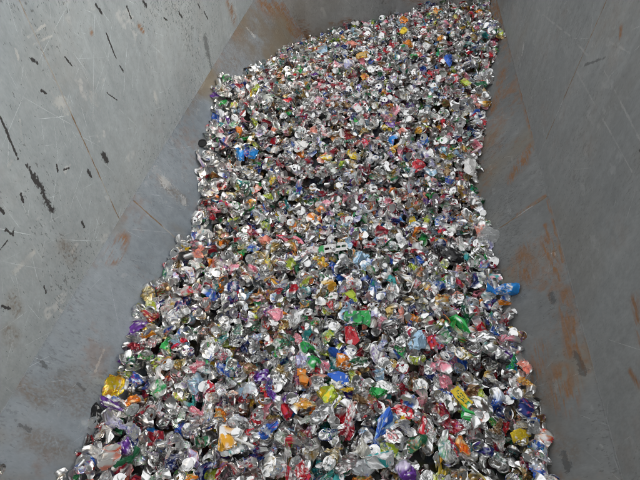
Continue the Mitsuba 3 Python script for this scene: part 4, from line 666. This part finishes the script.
SINGLE = {
    6505: 'dark green can squashed flat, first below the yellow carton',
    6085: 'white can squashed flat, second below the yellow carton',
    5249: 'silver printed can dented, part of its lid showing, below the large blue sheet',
    5647: 'lavender can dented and lying on its side, below the purple and white foil bag',
    6407: 'purple can squashed flat, on the dark wall side of the grey and teal bag',
    6321: 'pale grey can squashed flat, part of its lid showing, second above the yellow foil bag',
    6312: 'dark red can squashed flat, part of its lid showing, first below the pale blue wrapper',
    6346: 'white and green can squashed flat, first above the dark green bottle',
    5457: 'dark red can squashed flat, part of its lid showing, below the yellow carton',
    5888: 'silver printed can dented and lying on its side, below the lime and yellow wrapper',
    6448: 'blue can squashed flat, first on the dark wall side of the drinking straw',
    6047: 'silver printed can squashed flat, first below the large blue sheet',
    5281: 'navy can squashed flat, first above the bright yellow torn wrapper',
    6233: 'white and gold can crumpled into a lump, below the large blue sheet',
    5701: 'red can squashed flat, first on the dark wall side of the drinking straw',
    6145: 'white and red can squashed flat, first on the dark wall side of the drinking straw',
    6303: 'green can squashed flat, below the yellow carton',
    4759: 'white and blue can squashed flat, below the large blue sheet',
    5376: 'silver printed can dented and lying on its side, below the bright yellow torn wrapper',
    6281: 'light blue can squashed flat, first below the purple wrapper',
    5652: 'pink can dented and lying on its side, below the pale blue wrapper',
    6182: 'white and red can squashed flat, first below the deep blue wrapper',
    6306: 'blue can squashed flat, on the dark wall side of the yellow carton',
    5839: 'black can crumpled into a lump, below the bright yellow torn wrapper',
    3478: 'white and red can squashed flat, first on the dark wall side of the yellow carton',
    5040: 'white and blue can crumpled into a lump, below the purple and white foil bag',
    4089: 'black can squashed flat, first above the dark green bottle',
    6273: 'gold can with its round lid uppermost, first below the lime and yellow wrapper',
    6484: 'pale grey can dented and lying on its side, second below the yellow foil bag',
    5431: 'light blue can squashed flat, first on the pale wall side of the purple wrapper',
    6042: 'silver printed can crumpled, part of its lid showing, below the bright yellow torn wrapper',
    5063: 'green can squashed flat, first on the pale wall side of the tall bright blue can',
    5768: 'silver printed can crumpled into a lump, below the purple and white foil bag',
    5181: 'red can squashed flat, first on the dark wall side of the pale blue wrapper',
    5778: 'silver printed can squashed short, on the pale wall side of the amber foil bag',
    5866: 'white and gold can with its hollow base uppermost, below the lime and yellow wrapper',
    5798: 'amber can dented, part of its lid showing, first above the bright yellow torn wrapper',
    6123: 'purple can crumpled into a lump, below the purple wrapper',
    5290: 'orange can dented, part of its lid showing, above the dark green bottle',
    5031: 'silver printed can squashed flat, first on the dark wall side of the yellow carton',
    3379: 'navy can with its round lid uppermost, first above the bright yellow torn wrapper',
    5179: 'navy can squashed short, part of its lid showing, below the yellow carton',
    5192: 'white and gold can dented and lying on its side, below the lime and yellow wrapper',
    6208: 'amber can squashed flat, first on the pale wall side of the lime and yellow wrapper',
    4508: 'white and red can crumpled into a lump, first above the white and salmon wrapper',
    6438: 'silver printed can squashed flat, first above the yellow carton',
    6390: 'orange can squashed flat, on the pale wall side of the lime and yellow wrapper',
    5894: 'navy can squashed flat, first on the dark wall side of the dark green bottle',
    3625: 'blue can crumpled, part of its lid showing, first above the dark green bottle',
    5066: 'pale grey can dented and lying on its side, second below the plain pink bag',
    5831: 'orange can crumpled into a lump, first below the yellow carton',
    5766: 'white and green can crumpled, part of its lid showing, below the purple wrapper',
    3601: 'green can dented and lying on its side, first above the bright yellow torn wrapper',
    6298: 'dark red can crumpled into a lump, below the yellow foil bag',
    4948: 'purple can squashed flat, first above the yellow foil bag',
    5363: 'white and red can dented and lying on its side, below the drinking straw',
    5624: 'dark red can crumpled into a lump, below the lime and yellow wrapper',
    5279: 'white can squashed flat, first on the dark wall side of the bright red bag',
    6397: 'pale grey can squashed flat, first on the pale wall side of the drinking straw',
    5596: 'silver printed can squashed flat, second on the pale wall side of the black plastic bag',
    5014: 'white can crumpled into a lump, below the wide red foil wrapper',
    4876: 'gold can squashed flat, first above the yellow foil bag',
    6498: 'pink can crumpled, part of its lid showing, below the pale blue wrapper',
    6245: 'salmon can squashed flat, first above the yellow foil bag',
    4543: 'salmon can dented and lying on its side, first above the bright yellow torn wrapper',
    5546: 'navy can squashed flat, below the amber foil bag',
    4497: 'navy can with its hollow base uppermost, below the lime and yellow wrapper',
    4534: 'dark green can dented, part of its lid showing, above the yellow foil bag',
    4646: 'dark red can squashed flat, part of its lid showing, below the lime and yellow wrapper',
    6282: 'white and blue can dented and lying on its side, first above the amber foil bag',
    4791: 'lavender can dented, part of its lid showing, below the purple wrapper',
    6446: 'white and blue can with its round lid uppermost, second below the tall bright blue can',
    6179: 'silver printed can with its hollow base uppermost, second below the purple wrapper',
    4063: 'blue can crumpled into a lump, below the bright yellow torn wrapper',
    6405: 'silver printed can squashed flat, first on the dark wall side of the bright green wrapper',
    4381: 'white and red can crumpled into a lump, below the lime and yellow wrapper',
    4999: 'blue can squashed short, on the dark wall side of the bright yellow torn wrapper',
    6275: 'brown can squashed flat, first on the pale wall side of the bright yellow torn wrapper',
    5709: 'purple can with its hollow base uppermost, on the dark wall side of the purple wrapper',
    4976: 'white and blue can with its hollow base uppermost, first above the wide red foil wrapper',
    6126: 'light blue can squashed flat, part of its lid showing, first above the yellow carton',
    5151: 'white and gold can with its round lid uppermost, below the yellow carton',
    6124: 'pink can squashed flat, part of its lid showing, first above the dark green bottle',
    5238: 'blue can dented and lying on its side, first above the amber foil bag',
    5691: 'red can with its hollow base uppermost, first above the amber foil bag',
    3880: 'pink can crumpled into a lump, first on the pale wall side of the yellow carton',
    6107: 'brown can squashed flat, on the pale wall side of the purple wrapper',
    4208: 'silver printed can crumpled into a lump, second below the plain pink bag',
    6329: 'light blue can crumpled, part of its lid showing, below the plain pink bag',
    5046: 'red can dented and lying on its side, below the lime and yellow wrapper',
    5580: 'white can with its round lid uppermost, below the lime and yellow wrapper',
    5947: 'red can with its round lid uppermost, first above the drinking straw',
    6297: 'white can dented and lying on its side, below the purple and white foil bag',
    5912: 'green can squashed flat, first on the pale wall side of the orange and white wrapper',
    4968: 'pale grey can with its hollow base uppermost, first above the dark green bottle',
    5934: 'purple can crumpled into a lump, first above the dark green bottle',
    5547: 'dark red can with its round lid uppermost, first above the dark green bottle',
    5626: 'pink can squashed flat, part of its lid showing, first above the drinking straw',
    6169: 'dark green can squashed short, first below the plain pink bag',
    6178: 'brown can dented and lying on its side, below the tall bright blue can',
    6272: 'white and gold can squashed flat, on the dark wall side of the yellow carton',
    5393: 'dark green can squashed short, on the pale wall side of the amber foil bag',
    5948: 'gold can with its hollow base uppermost, first above the yellow carton',
    6487: 'dark red can squashed flat, first above the yellow foil bag',
    5541: 'lime can squashed flat, first above the grey and teal bag',
    5162: 'green can squashed flat, part of its lid showing, above the amber foil bag',
    6149: 'red can squashed short, part of its lid showing, first below the amber foil bag',
    6365: 'black can squashed flat, first on the dark wall side of the bright green bag',
    6336: 'pale grey can squashed flat, first on the dark wall side of the plain pink bag',
    4351: 'gold can dented and lying on its side, first above the drinking straw',
    6404: 'dark red can squashed flat, part of its lid showing, first below the clear plastic film',
    3747: 'orange can squashed short, part of its lid showing, first above the amber foil bag',
    5005: 'pale grey can squashed flat, first below the lime and yellow wrapper',
    6307: 'pale grey can squashed flat, part of its lid showing, first above the yellow foil bag',
    6352: 'black can squashed flat, first above the pale blue wrapper',
    4939: 'white and blue can squashed flat, first above the dark green bottle',
    3289: 'black can with its hollow base uppermost, below the purple and white foil bag',
    4061: 'pale grey can dented and lying on its side, first below the orange and white wrapper',
    4857: 'light blue can with its hollow base uppermost, first above the grey and teal bag',
    5812: 'pale grey can with its round lid uppermost, first below the pale blue wrapper',
    5124: 'pale grey can squashed flat, first on the dark wall side of the dark green bottle',
    5210: 'pink can squashed flat, part of its lid showing, first above the amber foil bag',
    4127: 'silver printed can with its round lid uppermost, first above the bright green wrapper',
    5314: 'lavender can crumpled into a lump, on the pale wall side of the deep blue wrapper',
    5983: 'silver printed can squashed short, part of its lid showing, first above the yellow foil bag',
    6252: 'green can squashed flat, first on the pale wall side of the bright red bag',
    4935: 'white and blue can with its hollow base uppermost, first above the bright yellow torn wrapper',
    5914: 'white can with its round lid uppermost, first above the lime and yellow wrapper',
    5324: 'dark red can crumpled into a lump, first above the yellow foil bag',
    6097: 'dark green can squashed flat, first on the dark wall side of the deep blue wrapper',
    3842: 'red can crumpled into a lump, first below the bright red bag',
    3080: 'pale grey can dented and lying on its side, below the yellow carton',
    5987: 'teal can squashed flat, part of its lid showing, below the lime and yellow wrapper',
    6414: 'dark red can with its hollow base uppermost, below the dark green bottle',
    5254: 'lime can squashed flat, first on the pale wall side of the bright red bag',
    6069: 'white and gold can with its hollow base uppermost, first above the wide red foil wrapper',
    2338: 'white and red can with its hollow base uppermost, first below the yellow carton',
    4152: 'yellow can squashed flat, first on the dark wall side of the grey and teal bag',
    5359: 'orange can with its round lid uppermost, on the pale wall side of the drinking straw',
    6199: 'silver printed can squashed flat, first on the pale wall side of the bright blue wrappers',
    6341: 'silver printed can squashed flat, first on the pale wall side of the plain pink bag',
    6418: 'blue can squashed flat, on the pale wall side of the plain pink bag',
    5728: 'white and gold can with its hollow base uppermost, first above the drinking straw',
    6406: 'red can squashed flat, part of its lid showing, first above the amber foil bag',
    5824: 'silver printed can squashed flat, first on the dark wall side of the pale blue wrapper',
    3988: 'navy can dented and lying on its side, below the purple wrapper',
    5609: 'white and red can with its round lid uppermost, first above the yellow carton',
    4336: 'lime can with its hollow base uppermost, on the pale wall side of the drinking straw',
    5403: 'red can crumpled into a lump, first below the tall bright blue can',
    5762: 'salmon can with its hollow base uppermost, on the dark wall side of the yellow carton',
    6093: 'amber can squashed flat, first below the slotted white strip',
    5058: 'light blue can crumpled into a lump, first above the bright green wrapper',
    6318: 'gold can with its round lid uppermost, first above the bright green wrapper',
    2583: 'gold can squashed flat, below the yellow carton',
    4796: 'green can squashed flat, first on the dark wall side of the pale blue wrapper',
    5740: 'white can squashed flat, first on the dark wall side of the wide red foil wrapper',
    5498: 'amber can squashed flat, first above the plain pink bag',
    3279: 'plain silver can with its round lid uppermost, second below the purple wrapper',
    5293: 'navy can squashed short, part of its lid showing, first below the pale blue wrapper',
    4093: 'red can squashed short, part of its lid showing, first below the purple wrapper',
    6098: 'pale grey can squashed flat, part of its lid showing, first below the slotted white strip',
    6314: 'white and red can dented and lying on its side, below the clear plastic film',
    3626: 'white can squashed flat, first on the pale wall side of the purple wrapper',
    5974: 'gold can dented and lying on its side, first below the plain pink bag',
    5435: 'teal can squashed flat, first on the dark wall side of the plain pink bag',
    6223: 'light blue can squashed flat, first on the pale wall side of the bright green bag',
    5533: 'black can with its hollow base uppermost, first above the purple wrapper',
    6426: 'navy can with its hollow base uppermost, first below the plain pink bag',
    5441: 'navy can squashed flat, first on the pale wall side of the plain pink bag',
    3650: 'silver printed can squashed flat, first above the dark green bottle',
    6190: 'silver printed can crumpled, part of its lid showing, first above the amber foil bag',
    6089: 'white and red can squashed flat, first above the yellow foil bag',
    6286: 'green can with its round lid uppermost, first below the yellow foil bag',
    5949: 'black can squashed flat, on the dark wall side of the pale blue wrapper',
    5559: 'white and green can crumpled, part of its lid showing, first above the yellow carton',
    5785: 'white can dented and lying on its side, first above the amber foil bag',
    3386: 'pink can squashed flat, below the tall bright blue can',
    5591: 'lavender can squashed flat, part of its lid showing, below the bright green bag',
    5664: 'gold can squashed flat, first below the black plastic bag',
    4236: 'pale grey can squashed flat, first on the pale wall side of the amber foil bag',
    5668: 'dark red can squashed flat, first on the dark wall side of the slotted white strip',
    6420: 'white and blue can crumpled into a lump, first above the amber foil bag',
    4142: 'silver printed can dented and lying on its side, first below the orange and white wrapper',
    5829: 'black can dented and lying on its side, first below the bright blue wrappers',
    5849: 'green can squashed short, part of its lid showing, first above the dark green bottle',
    4388: 'white and blue can with its round lid uppermost, first above the amber foil bag',
    6437: 'green can with its hollow base uppermost, first above the orange and white wrapper',
    6483: 'blue can squashed flat, part of its lid showing, first above the yellow foil bag',
    6340: 'navy can squashed flat, first below the black plastic bag',
    5218: 'lime can squashed flat, first above the bright green bag',
    5414: 'white and red can with its round lid uppermost, first below the pale blue wrapper',
    5760: 'white and gold can dented and lying on its side, first below the clear plastic film',
    4204: 'white can squashed flat, part of its lid showing, below the yellow carton',
    6456: 'lime can squashed short, below the pale blue wrapper',
    3437: 'silver printed can squashed flat, second on the dark wall side of the yellow carton',
    6248: 'brown can with its hollow base uppermost, on the pale wall side of the purple wrapper',
    877: 'dark green can with its round lid uppermost, below the bright yellow torn wrapper',
    5725: 'brown can squashed flat, part of its lid showing, first above the wide red foil wrapper',
    5583: 'black can squashed short, first above the amber foil bag',
    6459: 'teal can with its round lid uppermost, on the pale wall side of the purple wrapper',
    2781: 'silver printed can squashed flat, first on the pale wall side of the amber foil bag',
    3185: 'green can squashed flat, first on the pale wall side of the pale blue wrapper',
    6481: 'dark red can squashed short, part of its lid showing, first below the bright green wrapper',
    4863: 'amber can with its round lid uppermost, first above the dark green bottle',
    6472: 'pink can squashed flat, first above the white plastic bag',
    3743: 'lime can squashed short, first above the yellow foil bag',
    6266: 'white and red can squashed flat, second above the yellow foil bag',
    5313: 'silver printed can squashed flat, first on the pale wall side of the yellow carton',
    3864: 'white and blue can squashed short, below the white and salmon wrapper',
    4610: 'white can squashed short, part of its lid showing, first below the yellow carton',
    5521: 'navy can squashed flat, part of its lid showing, below the deep blue wrapper',
    5265: 'white can with its hollow base uppermost, first below the large blue sheet',
    6349: 'blue can squashed flat, first above the orange and white wrapper',
    6301: 'gold can dented and lying on its side, first below the white plastic bag',
    5932: 'blue can squashed flat, first on the dark wall side of the slotted white strip',
    4551: 'brown can with its hollow base uppermost, first below the tall bright blue can',
    3093: 'white and gold can with its hollow base uppermost, first above the purple wrapper',
    4774: 'dark red can with its hollow base uppermost, below the purple wrapper',
    5164: 'silver printed can squashed short, part of its lid showing, first above the drinking straw',
    3696: 'red can crumpled, part of its lid showing, below the yellow carton',
    4141: 'gold can squashed short, first on the dark wall side of the yellow foil bag',
    4997: 'brown can crumpled into a lump, on the dark wall side of the yellow carton',
    4856: 'amber can with its round lid uppermost, below the purple wrapper',
    4365: 'white can squashed flat, first on the dark wall side of the yellow foil bag',
    5322: 'brown can squashed flat, below the bright green wrapper',
    5390: 'salmon can squashed flat, first above the clear plastic film',
    5041: 'plain silver can with its hollow base uppermost, first below the purple and white foil bag',
    6394: 'silver printed can squashed flat, first on the dark wall side of the long pink wrapper',
    6140: 'plain silver can with its hollow base uppermost, third above the dark green bottle',
    5064: 'brown can squashed flat, on the pale wall side of the plain pink bag',
    5042: 'gold can crumpled, part of its lid showing, below the lime and yellow wrapper',
    6108: 'white and blue can with its hollow base uppermost, first above the plain pink bag',
    5433: 'lime can squashed flat, first above the pale blue wrapper',
    4113: 'navy can with its round lid uppermost, first above the orange and white wrapper',
    5425: 'white can squashed flat, part of its lid showing, first above the bright green bag',
    5822: 'yellow can crumpled, part of its lid showing, below the deep blue wrapper',
    2535: 'red can crumpled into a lump, on the dark wall side of the yellow carton',
    5341: 'white and green can dented and lying on its side, below the lime and yellow wrapper',
    4643: 'teal can with its round lid uppermost, first below the slotted white strip',
    6152: 'gold can squashed flat, first on the dark wall side of the bright green bag',
    3963: 'white and blue can squashed short, part of its lid showing, first above the drinking straw',
    4568: 'white and red can crumpled into a lump, below the dark green bottle',
    4241: 'white can crumpled into a lump, first above the amber foil bag',
    5928: 'white and gold can with its hollow base uppermost, first above the plain pink bag',
    6506: 'dark green can squashed flat, first below the long pink wrapper',
    2411: 'navy can with its round lid uppermost, first above the bright green bag',
    3693: 'black can dented and lying on its side, below the pale blue wrapper',
    6229: 'white and green can squashed flat, second above the yellow foil bag',
    2787: 'black can with its round lid uppermost, first above the purple wrapper',
    4869: 'silver printed can dented and lying on its side, first above the amber foil bag',
    3852: 'white can with its round lid uppermost, on the dark wall side of the yellow carton',
    6021: 'white and red can squashed short, part of its lid showing, below the drinking straw',
    5311: 'silver printed can with its hollow base uppermost, first above the wide red foil wrapper',
    6044: 'white can dented and lying on its side, first below the white plastic bag',
    2914: 'teal can squashed flat, first on the pale wall side of the grey and teal bag',
    642: 'silver printed can crumpled, part of its lid showing, below the purple and white foil bag',
    3428: 'dark green can with its hollow base uppermost, below the purple and white foil bag',
    4248: 'dark green can with its hollow base uppermost, first above the purple wrapper',
    4898: 'white and blue can squashed flat, second above the plain pink bag',
    5997: 'dark red can dented, part of its lid showing, above the yellow foil bag',
    5170: 'gold can dented and lying on its side, first above the yellow foil bag',
    5560: 'navy can with its round lid uppermost, first below the tall bright blue can',
    4832: 'white and green can with its round lid uppermost, second below the lime and yellow wrapper',
    6292: 'navy can squashed short, on the pale wall side of the plain pink bag',
    5954: 'silver printed can squashed flat, first above the plain pink bag',
    6074: 'salmon can with its round lid uppermost, below the black plastic bag',
    6254: 'white and red can with its hollow base uppermost, first above the yellow foil bag',
    4626: 'silver printed can with its round lid uppermost, third below the plain pink bag',
    3667: 'salmon can with its hollow base uppermost, below the deep blue wrapper',
    6225: 'gold can crumpled into a lump, first above the plain pink bag',
    6335: 'white and red can squashed short, part of its lid showing, below the black plastic bag',
    5574: 'white can crumpled into a lump, first below the bright blue wrappers',
    1287: 'light blue can squashed flat, part of its lid showing, below the lime and yellow wrapper',
    5078: 'pink can crumpled into a lump, first above the lime and yellow wrapper',
    5673: 'navy can with its round lid uppermost, on the pale wall side of the purple wrapper',
    2761: 'white can squashed flat, first above the yellow foil bag',
    5733: 'silver printed can squashed flat, part of its lid showing, first above the long pink wrapper',
    3985: 'brown can squashed short, part of its lid showing, below the purple wrapper',
    3679: 'blue can with its round lid uppermost, below the yellow carton',
    5485: 'bright blue can with its round lid uppermost, below the lime and yellow wrapper',
    4636: 'white can dented and lying on its side, below the black plastic bag',
    6291: 'yellow can squashed flat, part of its lid showing, first below the bright blue wrappers',
    6134: 'salmon can squashed flat, first on the pale wall side of the long pink wrapper',
    3164: 'white and red can with its hollow base uppermost, first above the purple wrapper',
    4858: 'red can with its hollow base uppermost, first above the bright red bag',
    2445: 'white and blue can crumpled into a lump, first above the bright green wrapper',
    5133: 'salmon can with its hollow base uppermost, first above the purple wrapper',
    5789: 'light blue can with its round lid uppermost, first below the black plastic bag',
    3660: 'dark red can squashed flat, first on the pale wall side of the plain pink bag',
    5524: 'dark red can with its round lid uppermost, first above the orange and white wrapper',
    6424: 'white and blue can dented and lying on its side, first above the plain pink bag',
    5408: 'silver printed can with its round lid uppermost, first above the dark green bottle',
    3288: 'dark red can with its round lid uppermost, below the pale blue wrapper',
    3994: 'teal can squashed short, part of its lid showing, first above the amber foil bag',
    5237: 'white and red can with its round lid uppermost, first above the dark green bottle',
    5227: 'pink can squashed short, first on the pale wall side of the long pink wrapper',
    3267: 'white and green can with its round lid uppermost, first below the purple wrapper',
    5993: 'white and gold can crumpled into a lump, first above the yellow foil bag',
    4649: 'navy can dented and lying on its side, first above the purple wrapper',
    5273: 'brown can squashed flat, first below the long pink wrapper',
}



def crumple(a, b, c, rg, sub):
    """A crumpled closed wrapper of half sizes a, b, c."""
    m = trimesh.creation.icosphere(subdivisions=sub)
    p = np.array(m.vertices)
    q = np.array(m.vertices)
    r1, r2, r3 = (vnoise(q, f, int(rg.integers(1, 9999))) for f in (1.7, 3.6, 8.0))
    p += (np.abs(r1) - 0.2) * 1.1 + r1 * 0.5 + (np.abs(r2) - 0.2) * 0.42 + (np.abs(r3) - 0.2) * (0.10 if sub > 3 else 0)
    for _ in range(22):                                       # flat facets and folded-in dents
        n = rg.normal(size=3)
        n /= np.linalg.norm(n)
        d = rg.uniform(0.42, 0.95)
        p -= (np.maximum(0, p @ n - d) * rg.uniform(1.0, 1.6))[:, None] * n
    p = (p - (p.max(0) + p.min(0)) / 2) / ((p.max(0) - p.min(0)) / 2) * [a, b, c]
    return p, np.array(m.faces), np.array(m.vertices)


def rest(P, x, y, nest):
    got = drop(HEIGHT, P, x, y, nest)
    return got[0] if got else float(ZF + H - depth_at(np.array(x), np.array(y)) * H)


def odd_thing(name, x, y, a, b, c, yaw, colors, metal, seed, form):
    """One wrapper, bag or other odd thing lying on the heap: list of (part, vertices, faces, colour, uv)."""
    rg = np.random.default_rng(seed)
    A = rot_from(np.array([0.10 * rg.normal(), -0.28 + 0.08 * rg.normal(), 1.0]), 0)
    cyaw, syaw = math.cos(yaw), math.sin(yaw)
    A = A @ np.linalg.inv(rot_from(np.array([0, 0, 1.0]), 0)) @ np.array([[cyaw, -syaw, 0], [syaw, cyaw, 0], [0, 0, 1]])
    parts = []
    if form in ('crumple', 'film'):
        V, Fc, q = crumple(a, b, c, rg, 4 if max(a, b) > 0.035 and y < 2.2 else 3)
        V2, F2, src = split(V, Fc, 24)
        q = q[src]
        m = np.clip((meshkit.noise(q * 2.1 + seed % 97, 3) - 0.54) * 9, 0, 1)[:, None]
        if colors[0] == colors[1]:
            m = m * 0
        col = np.array(COLORS[colors[0]][0]) * (1 - m) + np.array(COLORS[colors[1]][0]) * m
        gl = np.clip((meshkit.noise(q * 4.5 + seed % 31, 8) - 0.66) * 7, 0, 1)[:, None] * 0.75
        col = (col * (1 - gl) + np.array(SILVER) * gl) * (0.75 + 0.4 * meshkit.noise(q * 2.3 + seed % 31, 18))[:, None]
        parts.append(('', V2, F2, col, np.tile([metal + 0.2, 0.2], (len(V2), 1))))
    elif form == 'straw':
        t = trimesh.creation.annulus(r_min=b * 0.8, r_max=b, height=2 * a, sections=14)
        V = np.array(t.vertices)[:, [2, 0, 1]]
        V[:, 1] += 0.012 * (V[:, 0] / a) ** 2 * a
        V2, F2, src = split(V, np.array(t.faces), 30)
        parts.append(('', V2, F2, np.tile(COLORS[colors[0]][0], (len(V2), 1)), np.tile([0, 0.35], (len(V2), 1))))
    elif form == 'slotted':
        from shapely.geometry import Point, LineString
        g = LineString([(-a + b, 0), (a - b, 0)]).buffer(b, 12)
        for k in range(4):
            u = -a * 0.42 + k * a * 0.38
            g = g.difference(LineString([(u - a * 0.07, 0), (u + a * 0.07, 0)]).buffer(b * 0.30, 4))
        t = trimesh.creation.extrude_polygon(g, c, engine='earcut').subdivide_to_size(0.012)
        V = np.array(t.vertices)
        V2, F2, src = split(V, np.array(t.faces), 30)
        col = np.where((V2[:, :1] < -a * 0.62), np.array(COLORS[colors[1]][0]), np.array(COLORS[colors[0]][0]))
        V2[:, 2] += 0.006 * np.sin(V2[:, 0] / a * 2.2)
        parts.append(('', V2, F2, col, np.tile([0, 0.35], (len(V2), 1))))
    elif form == 'disc':
        V, Fc = revolve([(0, 0.0), (a * 0.72, 0.0), (a * 0.78, 0.004), (a * 0.97, 0.004), (a, 0.002), (a, -0.006), (a * 0.93, -0.007), (a * 0.9, -0.002), (0, -0.002)], 26)
        V2, F2, src = split(V, Fc[:, ::-1], 30)
        parts.append(('', V2, F2, np.tile(COLORS[colors[0]][0], (len(V2), 1)), np.tile([0, 0.4], (len(V2), 1))))
    elif form == 'carton':
        t = trimesh.creation.box([2 * a, 2 * b, 2 * c]).subdivide_to_size(0.005)
        V = np.array(t.vertices)
        q = V.copy()
        V = V + (np.abs(vnoise(V, 28, seed)) - 0.2) * 0.02 + (np.abs(vnoise(V, 70, seed + 5)) - 0.2) * 0.006
        V[:, 2] *= 0.7 + 0.5 * np.sin(q[:, 0] / a * 2)
        V2, F2, src = split(V, np.array(t.faces), 30)
        q = q[src]
        row = np.abs((q[:, 1] / b + 1) * 2.5 % 1 - 0.5)
        ink = ((np.abs(q[:, 1]) < b * 0.62) & (np.abs(q[:, 0]) < a * 0.75) & (row < 0.26) & (meshkit.noise(np.stack([q[:, 0] * 210, np.floor((q[:, 1] / b + 1) * 2.5) * 7, q[:, 2] * 0], -1), 4) > 0.42))[:, None]
        col = np.where(ink, np.array(COLORS[colors[1]][0]), np.array(COLORS[colors[0]][0]))
        parts.append(('', V2, F2, col, np.tile([0, 0.45], (len(V2), 1))))
    elif form == 'bottle':
        prof = [(0, 0.006), (0.018, 0.0), (0.029, 0.004), (0.031, 0.02)] + [(0.031 + 0.0015 * (k % 2), 0.03 + 0.012 * k) for k in range(8)] + [(0.028, 0.135), (0.018, 0.155), (0.0125, 0.165), (0.0125, 0.172)]
        cap = [(0.0145, 0.1725), (0.0145, 0.186), (0.013, 0.1875), (0, 0.1875)]
        fn = crush('whole', 0.188, rg)
        for nm, pr in (('body', prof), ('cap', cap)):
            V, Fc = revolve(pr, 24)
            V2, F2, src = split(fn(V), Fc, 35)
            V2 = (V2 @ np.array([[0, 0, 1], [0, 1, 0], [-1, 0, 0.0]])) * (2 * a / 0.19)
            cc = COLORS[colors[0 if nm == 'body' else 1]][0]
            parts.append((nm, V2, F2, np.tile(cc, (len(V2), 1)), np.tile([0.0, 0.16], (len(V2), 1))))
    else:                                                     # a tall can lying on its side, or a lone crushed one
        v = make_variant(900 + seed % 50, 32, 16, 'whole' if form == 'tallcan' else 'dented', 1.42 if form == 'tallcan' else 1.0)
        ax = v['lid']
        Q = rot_from(ax, 0).T
        Q = np.array([[0, 0, 1], [0, 1, 0], [-1, 0, 0.0]]) @ Q
        k = 2 * a / (0.165 if form == 'tallcan' else 0.11)
        for nm in ('body', 'lid', 'base', 'tab'):
            V, Fc, th, zt = v['parts'][nm]
            col, uv = paint(nm, th, zt, V, colors[0], np.random.default_rng(seed))
            if nm == 'body' and form == 'tallcan':
                d = np.abs((th - 1.2 + np.pi) % (2 * np.pi) - np.pi)
                e = meshkit.noise(np.stack([np.cos(th) * 7, np.sin(th) * 7, zt * 26], -1), 6)
                w = ((zt > 0.22) & (zt < 0.74) & (e > 0.56))[:, None]
                col = np.where(w, np.array(COLORS[colors[1]][0]), np.array(COLORS[colors[0]][0]))
                uv = np.tile([0.25, 0.3], (len(th), 1))
            parts.append(('lid__tab' if nm == 'tab' else nm, V @ Q.T * [k, k * 1.2, k * 1.2], Fc, col, uv))
    parts = [(nm, V @ A.T, Fc, col, uv) for nm, V, Fc, col, uv in parts]
    allp = np.concatenate([p[1] for p in parts])
    z = rest(allp, x, y, {'crumple': 78 if name == 'plastic_bag' or y > 2.3 else 64, 'film': 70, 'straw': 98, 'carton': 74, 'slotted': 82}.get(form, 88))
    if form == 'straw':
        z += 0.012
    return [(nm, V + [x, y, z], Fc, col, uv) for nm, V, Fc, col, uv in parts]


ODD_GROUPS = {}
for name, x, y, a, b, c, yaw, colors, metal, seed, form, label, cat in ODD:
    key = numbered(name)
    tag(key, label, cat)
    for nm, V, Fc, col, uv in odd_thing(name, x, y, a, b, c, yaw, colors, metal, seed, form):
        if form == 'film':
            put(key, (V, Fc), 'clear_film', smooth=True)
        else:
            put(f'{key}__{nm}' if nm else key, (V, Fc), 'skin', smooth=True, color=col, uv=uv)


def can_mesh(i):
    """The vertices, faces, colours and uv of each part of can i, and its colour name."""
    vi, R, pos = CANS[i]
    rg = np.random.default_rng(5000 + i)
    name = rg.choice(NAMES, p=WEIGHTS)
    name = COLOR_OF.get(i, name)
    out = {}
    for k, (V, Fc, th, zt) in VARIANTS[vi]['parts'].items():
        c, uv = paint(k, th, zt, V, name, rg)
        out[k] = (V @ R.T + pos, Fc, c, uv)
    return out, name


heap = [[], [], [], []]
at = 0


def to_heap(V, Fc, c, uv):
    global at
    heap[0].append(V), heap[1].append(Fc + at), heap[2].append(c), heap[3].append(uv)
    at += len(V)


for i in range(len(CANS)):
    if i in HIDDEN:
        continue
    out, name = can_mesh(i)
    if i in SINGLE:
        key = numbered('crushed_can')
        tag(key, SINGLE[i], 'can', 'crushed cans at the near end of the heap')
        for k in ('body', 'lid', 'base'):
            V, Fc, c, uv = out[k]
            put(f'{key}__{k}', (V, Fc), 'skin', smooth=True, color=c, uv=uv)
        if 'tab' in out:
            V, Fc, c, uv = out['tab']
            put(f'{key}__lid__tab', (V, Fc), 'skin', smooth=True, color=c, uv=uv)
    else:
        for k, (V, Fc, c, uv) in out.items():
            if k != 'tab' or CANS[i][2][1] < 0.9:
                to_heap(V, Fc, c, uv)
# the packed cans below: a crumpled bed under the top layers
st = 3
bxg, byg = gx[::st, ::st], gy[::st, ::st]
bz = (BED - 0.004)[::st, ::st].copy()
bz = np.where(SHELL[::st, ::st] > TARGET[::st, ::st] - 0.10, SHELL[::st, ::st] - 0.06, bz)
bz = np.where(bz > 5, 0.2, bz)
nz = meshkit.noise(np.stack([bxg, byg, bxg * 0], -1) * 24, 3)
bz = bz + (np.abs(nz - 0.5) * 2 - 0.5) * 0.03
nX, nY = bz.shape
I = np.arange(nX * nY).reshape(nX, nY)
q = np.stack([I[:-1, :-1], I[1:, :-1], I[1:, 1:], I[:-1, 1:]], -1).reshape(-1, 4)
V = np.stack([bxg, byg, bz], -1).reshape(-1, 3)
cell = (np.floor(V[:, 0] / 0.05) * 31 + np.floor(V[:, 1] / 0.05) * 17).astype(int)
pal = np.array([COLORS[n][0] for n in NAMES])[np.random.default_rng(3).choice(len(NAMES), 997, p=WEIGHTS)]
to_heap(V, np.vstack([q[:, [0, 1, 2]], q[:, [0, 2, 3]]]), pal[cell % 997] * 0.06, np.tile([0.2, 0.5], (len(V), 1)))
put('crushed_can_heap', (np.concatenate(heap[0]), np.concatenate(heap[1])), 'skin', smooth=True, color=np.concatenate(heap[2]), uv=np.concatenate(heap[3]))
tag('crushed_can_heap', 'heap of crushed aluminium drink cans of many colours filling the steel container', 'can heap', kind='stuff')
